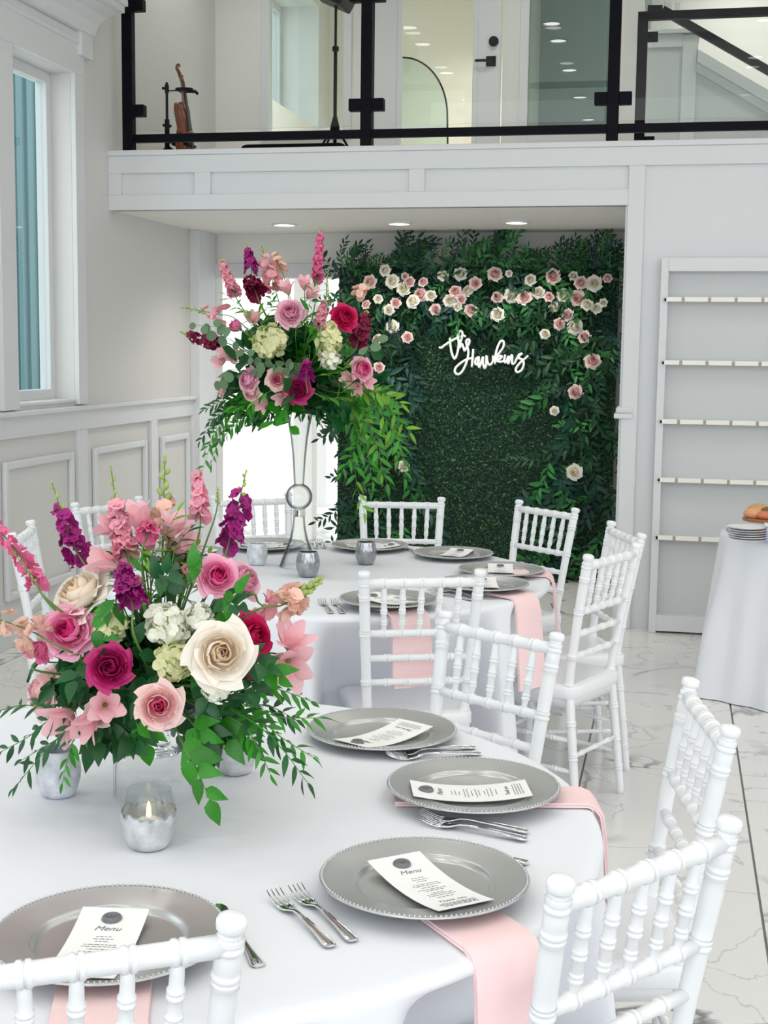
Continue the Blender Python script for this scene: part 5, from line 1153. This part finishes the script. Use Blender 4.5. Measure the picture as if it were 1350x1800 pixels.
# ------------------------------------------------------------------ food table items
pc0 = V((.42, 6.60, .7662))
tr = thing('glass_tray', 'clear round glass tray at the edge of the food table', 'tray', tuple(TC3+V((-.12, -.06, .7665))))
MB().lathe([(0, 0), (.205, 0), (.215, .006), (.222, .012), (.219, .013), (.21, .008), (.2, .004), (0, .004)], 40).build('tray', M_glass, tr, smooth=True)
PCP = onz(1313, 950, .772)
for i in range(6):
    t = thing('side_plate', 'white plate in the short stack on the food table, %s' % ('bottom one', 'second from the bottom', 'third from the bottom', 'third from the top', 'second from the top', 'top one')[i], 'plate', (PCP.x+r.uniform(-.006, .006), PCP.y+r.uniform(-.006, .006), PCP.z+i*.0105), 'white side plates')
    MB().lathe([(0, 0), (.05, 0), (.058, .003), (.088, .010), (.09, .0115), (.086, .0115), (.055, .0055), (0, .0045)], 36).build('plate', M_chair, t, smooth=True)
bx = thing('lilac_box', 'pale lilac square plastic box beside the plate stack', 'box', tuple(onz(1360, 953, .768)))
o = MB(); o.box(-.04, .04, -.04, .04, 0, .075); o.build('body', M_lilac, bx, bevel=.006); MB().box(-.043, .043, -.043, .043, .075, .083).build('lid', mat('lid_white', 'eeeef4', .4), bx, bevel=.003)
fd = thing('food_platter', 'wooden serving board of bread and fruit behind the lilac box', 'platter', (ony(1362, 900, 6.74).x, 6.74, .768))
MB().lathe([(0, .02), (.03, .02), (.035, .045), (.15, .05), (.15, .062), (0, .062)], 28).build('pedestal_board', M_wood, fd, smooth='auto')
for x, y, s, hx, nm in ((-.10, -.02, .04, 'e3a27a', 'bread_slice'), (-.05, -.05, .032, 'e58a6a', 'salmon_piece'), (-.02, .0, .045, '7a5a2f', 'bread_roll'), (.04, -.04, .035, '8d2630', 'berry_pile'), (-.07, .05, .05, 'c9a05e', 'bread_roll'), (.05, .04, .05, '6b4a26', 'bread_roll')):
    MB().sphere((x, y, .06+s*.6), s, 12, 8, (1.2, 1, .7)).build(nm, mat('food_'+hx, hx, .6, var=.2, bump=(60, .3)), fd, smooth=True)

# ------------------------------------------------------------------ balcony: violin, stand, light stand, case
VY = 8.5; Q = lambda x, y: ony(x, y, VY)
ZF = ZB-.01
s0 = Q(294, 262); sd = thing('instrument_stand', 'black instrument stand with a padded yoke beside the violin', 'stand', (s0.x, VY, ZF)); loc = lambda p: p-V((s0.x, VY, ZF))
tp, bt = loc(Q(295, 145)), V((0, 0, .02))
MB().tube([(0, 0, .05), (0, 0, loc(Q(294, 210)).z), (0, 0, loc(Q(294, 209)).z), tp*V((0, 0, 1)).z if False else (0, 0, tp.z)], [.016, .016, .009, .009], 10).build('upright', M_black, sd, smooth='auto')
for a in range(3): MB().tube([(0, 0, .12), (.17*math.cos(2.1*a+.5), .17*math.sin(2.1*a+.5), .008)], .009, 8).build('leg', M_black, sd, smooth='auto')
zz = tp.z-.035; MB().tube([(0, 0, zz-.03), (0, 0, zz+.02)], .014, 10).tube([(-.03, 0, zz), (.0, 0, zz)], [.010, .006], 8).build('clamp_knob', M_black, sd, smooth='auto')
MB().tube([(-.028, 0, loc(Q(290, 220)).z), (.028, 0, loc(Q(290, 222)).z)], .009, 8).build('height_knob', M_black, sd, smooth='auto')
ye = loc(Q(318, 159)); MB().tube([(0, 0, ye.z), (ye.x-.02, 0, ye.z)], .004, 6).build('arm', M_black, sd, smooth='auto')
ye2 = loc(Q(344, 160)); MB().tube([(ye.x-.015, -.045, ye.z), (ye.x, -.04, ye.z), (ye.x+.04, -.035, ye.z+.003), (ye2.x-.015, -.035, ye2.z+.004), (ye2.x, -.035, ye2.z-.012)], [.011, .013, .011, .012, .010], 10).build('yoke', M_black, sd, smooth=True)
MB().tube([(ye.x-.015, .045, ye.z), (ye.x+.03, .045, ye.z+.003), (ye2.x-.015, .04, ye2.z+.004), (ye2.x, .04, ye2.z-.012)], [.010, .011, .011, .009], 10).tube([(ye.x-.015, -.045, ye.z), (ye.x-.015, .045, ye.z)], .008, 8).build('yoke', M_black, sd, smooth=True)
MB().tube([(0, 0, .13), (.0, 0, .15), (.12, -.02, .13)], .010, 8).box(.06, .17, -.08, .08, .115, .13).build('cradle', M_black, sd, smooth='auto')
# violin, seen from its side: modelled flat (x across, z up, y thickness) then turned
vb = Q(327, 272); vn = thing('violin', 'varnished violin standing edge-on in the black stand behind the glass rail', 'violin', (vb.x, VY, ZF+.035), rotz=math.radians(68))
vn.rotation_euler = (Matrix.Rotation(-.085, 3, 'Y')@Matrix.Rotation(math.radians(84), 3, 'Z')).to_euler()
half = [(.0, 0), (.06, .004), (.094, .03), (.104, .07), (.10, .11), (.085, .14), (.070, .158), (.074, .165), (.058, .185), (.054, .21), (.060, .235), (.070, .248), (.066, .256), (.078, .285), (.082, .315), (.072, .342), (.045, .355), (.018, .357), (0, .357)]
out = [(x, z) for x, z in half]+[(-x, z) for x, z in half[-2:0:-1]]
mb = MB(); rows = []
for f, y in ((0, -.036), (.55, -.033), (.9, -.024), (1.0, -.016), (.985, -.0155), (.985, .0155), (1.0, .016), (.9, .022), (.5, .028), (0, .029)): rows.append([(x*f, y, .178+(z-.178)*(f if f > 0 else 0)) for x, z in out])
mb.grid(rows, 0, True); mb.build('body', M_violin, vn, smooth='auto')
MB().prism([(-.012, .34), (.012, .34), (.010, .49), (-.010, .49)], -.026, -.010).build('neck', M_wood, vn, bevel=.003)
fbm = MB(); fbm.add([(-.021, -.052, .175), (.021, -.052, .175), (.021, -.046, .175), (-.021, -.046, .175), (-.012, -.030, .485), (.012, -.030, .485), (.012, -.024, .485), (-.012, -.024, .485)], [(0, 1, 5, 4), (2, 3, 7, 6), (1, 2, 6, 5), (3, 0, 4, 7), (0, 3, 2, 1), (4, 5, 6, 7)]); fbm.build('fingerboard', M_darkw, vn)
mb = MB(); mb.tube([(0, -.022, .48), (0, -.014, .51), (0, -.004, .54), (0, .006, .565)], [.013, .013, .012, .011], 10)
sp = [(0, .006-.0+.020*(1-.13*k)*math.cos(-.6+.55*k)-.012, .575+.020*(1-.09*k)*math.sin(-.6+.55*k)+.008) for k in range(10)]; mb.tube([(0, .006, .562)]+sp, [.011]+[.010-.0006*k for k in range(10)], 10); mb.build('scroll', M_violin, vn, smooth=True)
for k, z in enumerate((.50, .515, .53, .545)): MB().tube([(-.03 if k % 2 else .03, -.012, z), (0, -.012, z)], [.005, .003], 8).build('peg', M_darkw, vn, smooth='auto')
MB().prism([(-.02, .03), (.02, .03), (.012, .12), (-.012, .12)], -.056, -.048).build('tailpiece', M_darkw, vn); MB().prism([(-.02, .158), (.02, .158), (.014, .166), (-.014, .166)], -.066, -.034).build('bridge', M_wood, vn)
# softbox on a tripod
TYY = 9.0; Q2 = lambda x, y: ony(x, y, TYY); l0 = Q2(589, 200); ls = thing('light_stand', 'black photo light on a tripod stand at the balcony window', 'light', (l0.x, TYY, ZF)); lc = lambda x, y: Q2(x, y)-V((l0.x, TYY, ZF))
zt = lc(589, 0).z; MB().tube([(0, 0, .17), (0, 0, lc(589, 86).z)], .012, 10).build('lower_tube', M_black, ls, smooth='auto'); MB().tube([(0, 0, lc(589, 88).z), (0, 0, zt+.2)], .009, 10).build('upper_tube', M_black, ls, smooth='auto')
MB().tube([(0, 0, lc(589, 90).z), (0, 0, lc(589, 82).z)], .022, 12).build('collar', M_black, ls, smooth='auto'); MB().tube([(0, 0, lc(589, 234).z), (0, 0, lc(589, 222).z), (0, 0, lc(589, 205).z)], [.034, .03, .014], 12).build('leg_hub', M_black, ls, smooth='auto')
hz = lc(589, 228).z
for a in (3.5, 4.3, 6.15): MB().tube([(.02*math.cos(a), .02*math.sin(a), hz), (.5*hz/.3*.42*math.cos(a), .5*hz/.3*.42*math.sin(a), .006)], .008, 8).build('leg', M_black, ls, smooth='auto')
b0, b1, b2 = lc(560, 0), lc(606, 17), lc(618, 0); mb = MB(); mb.prism([(b0.x-.02, b0.z+.02), (b1.x, b1.z), (b2.x+.06, b2.z+.12), (b0.x+.05, b0.z+.35)], -.14, .14); mb.build('lamp_head', M_black, ls, bevel=.01)
# keyboard case lying on the balcony floor
k0, k1 = ony(428, 262, 8.35), ony(614, 262, 8.35)
kc = thing('black_case', 'long low black instrument case lying behind the bottom rail', 'case', ((k0.x+k1.x)/2, 8.35, ZF)); w = (k1.x-k0.x)/2; h = ony(500, 256, 8.35).z-ZF
pr = [(-w, 0), (w, 0), (w, h-.03), (w-.02, h-.006), (w-.045, h), (-w+.045, h), (-w+.02, h-.006), (-w, h-.03)]
MB().prism(pr, -.08, .10).build('shell', M_black, kc, bevel=.004); MB().box(-w-.002, w+.002, -.083, .103, h*.55, h*.58).build('seam_strip', M_darkw, kc)
# tree outside the upstairs window
tp = V((-7.5, 24.5, 0)); tr = thing('garden_tree', 'leafy tree outside, seen through the upstairs window', 'tree', tuple(tp))
MB().tube([(0, 0, 0), (.1, 0, 2.5), (0, .1, 4.6)], [.16, .12, .05], 8).build('trunk', M_darkw, tr, smooth=True); mb = MB()
for i in range(6000):
    d = V((r.gauss(0, 1), r.gauss(0, 1), r.gauss(0, 1))).normalized()*r.random()**.4; p = V((d.x*1.6, d.y*1.6, 4.6+d.z*2.2)); u = V((r.uniform(-1, 1), r.uniform(-1, 1), r.uniform(-1, 1))).normalized()*.075; w = u.orthogonal()*.5
    mb.add([p-u, p+w, p+u, p-w], [(0, 1, 2, 3)])
stuff(mb.build('leaves', G_lite, tr, fix=False))
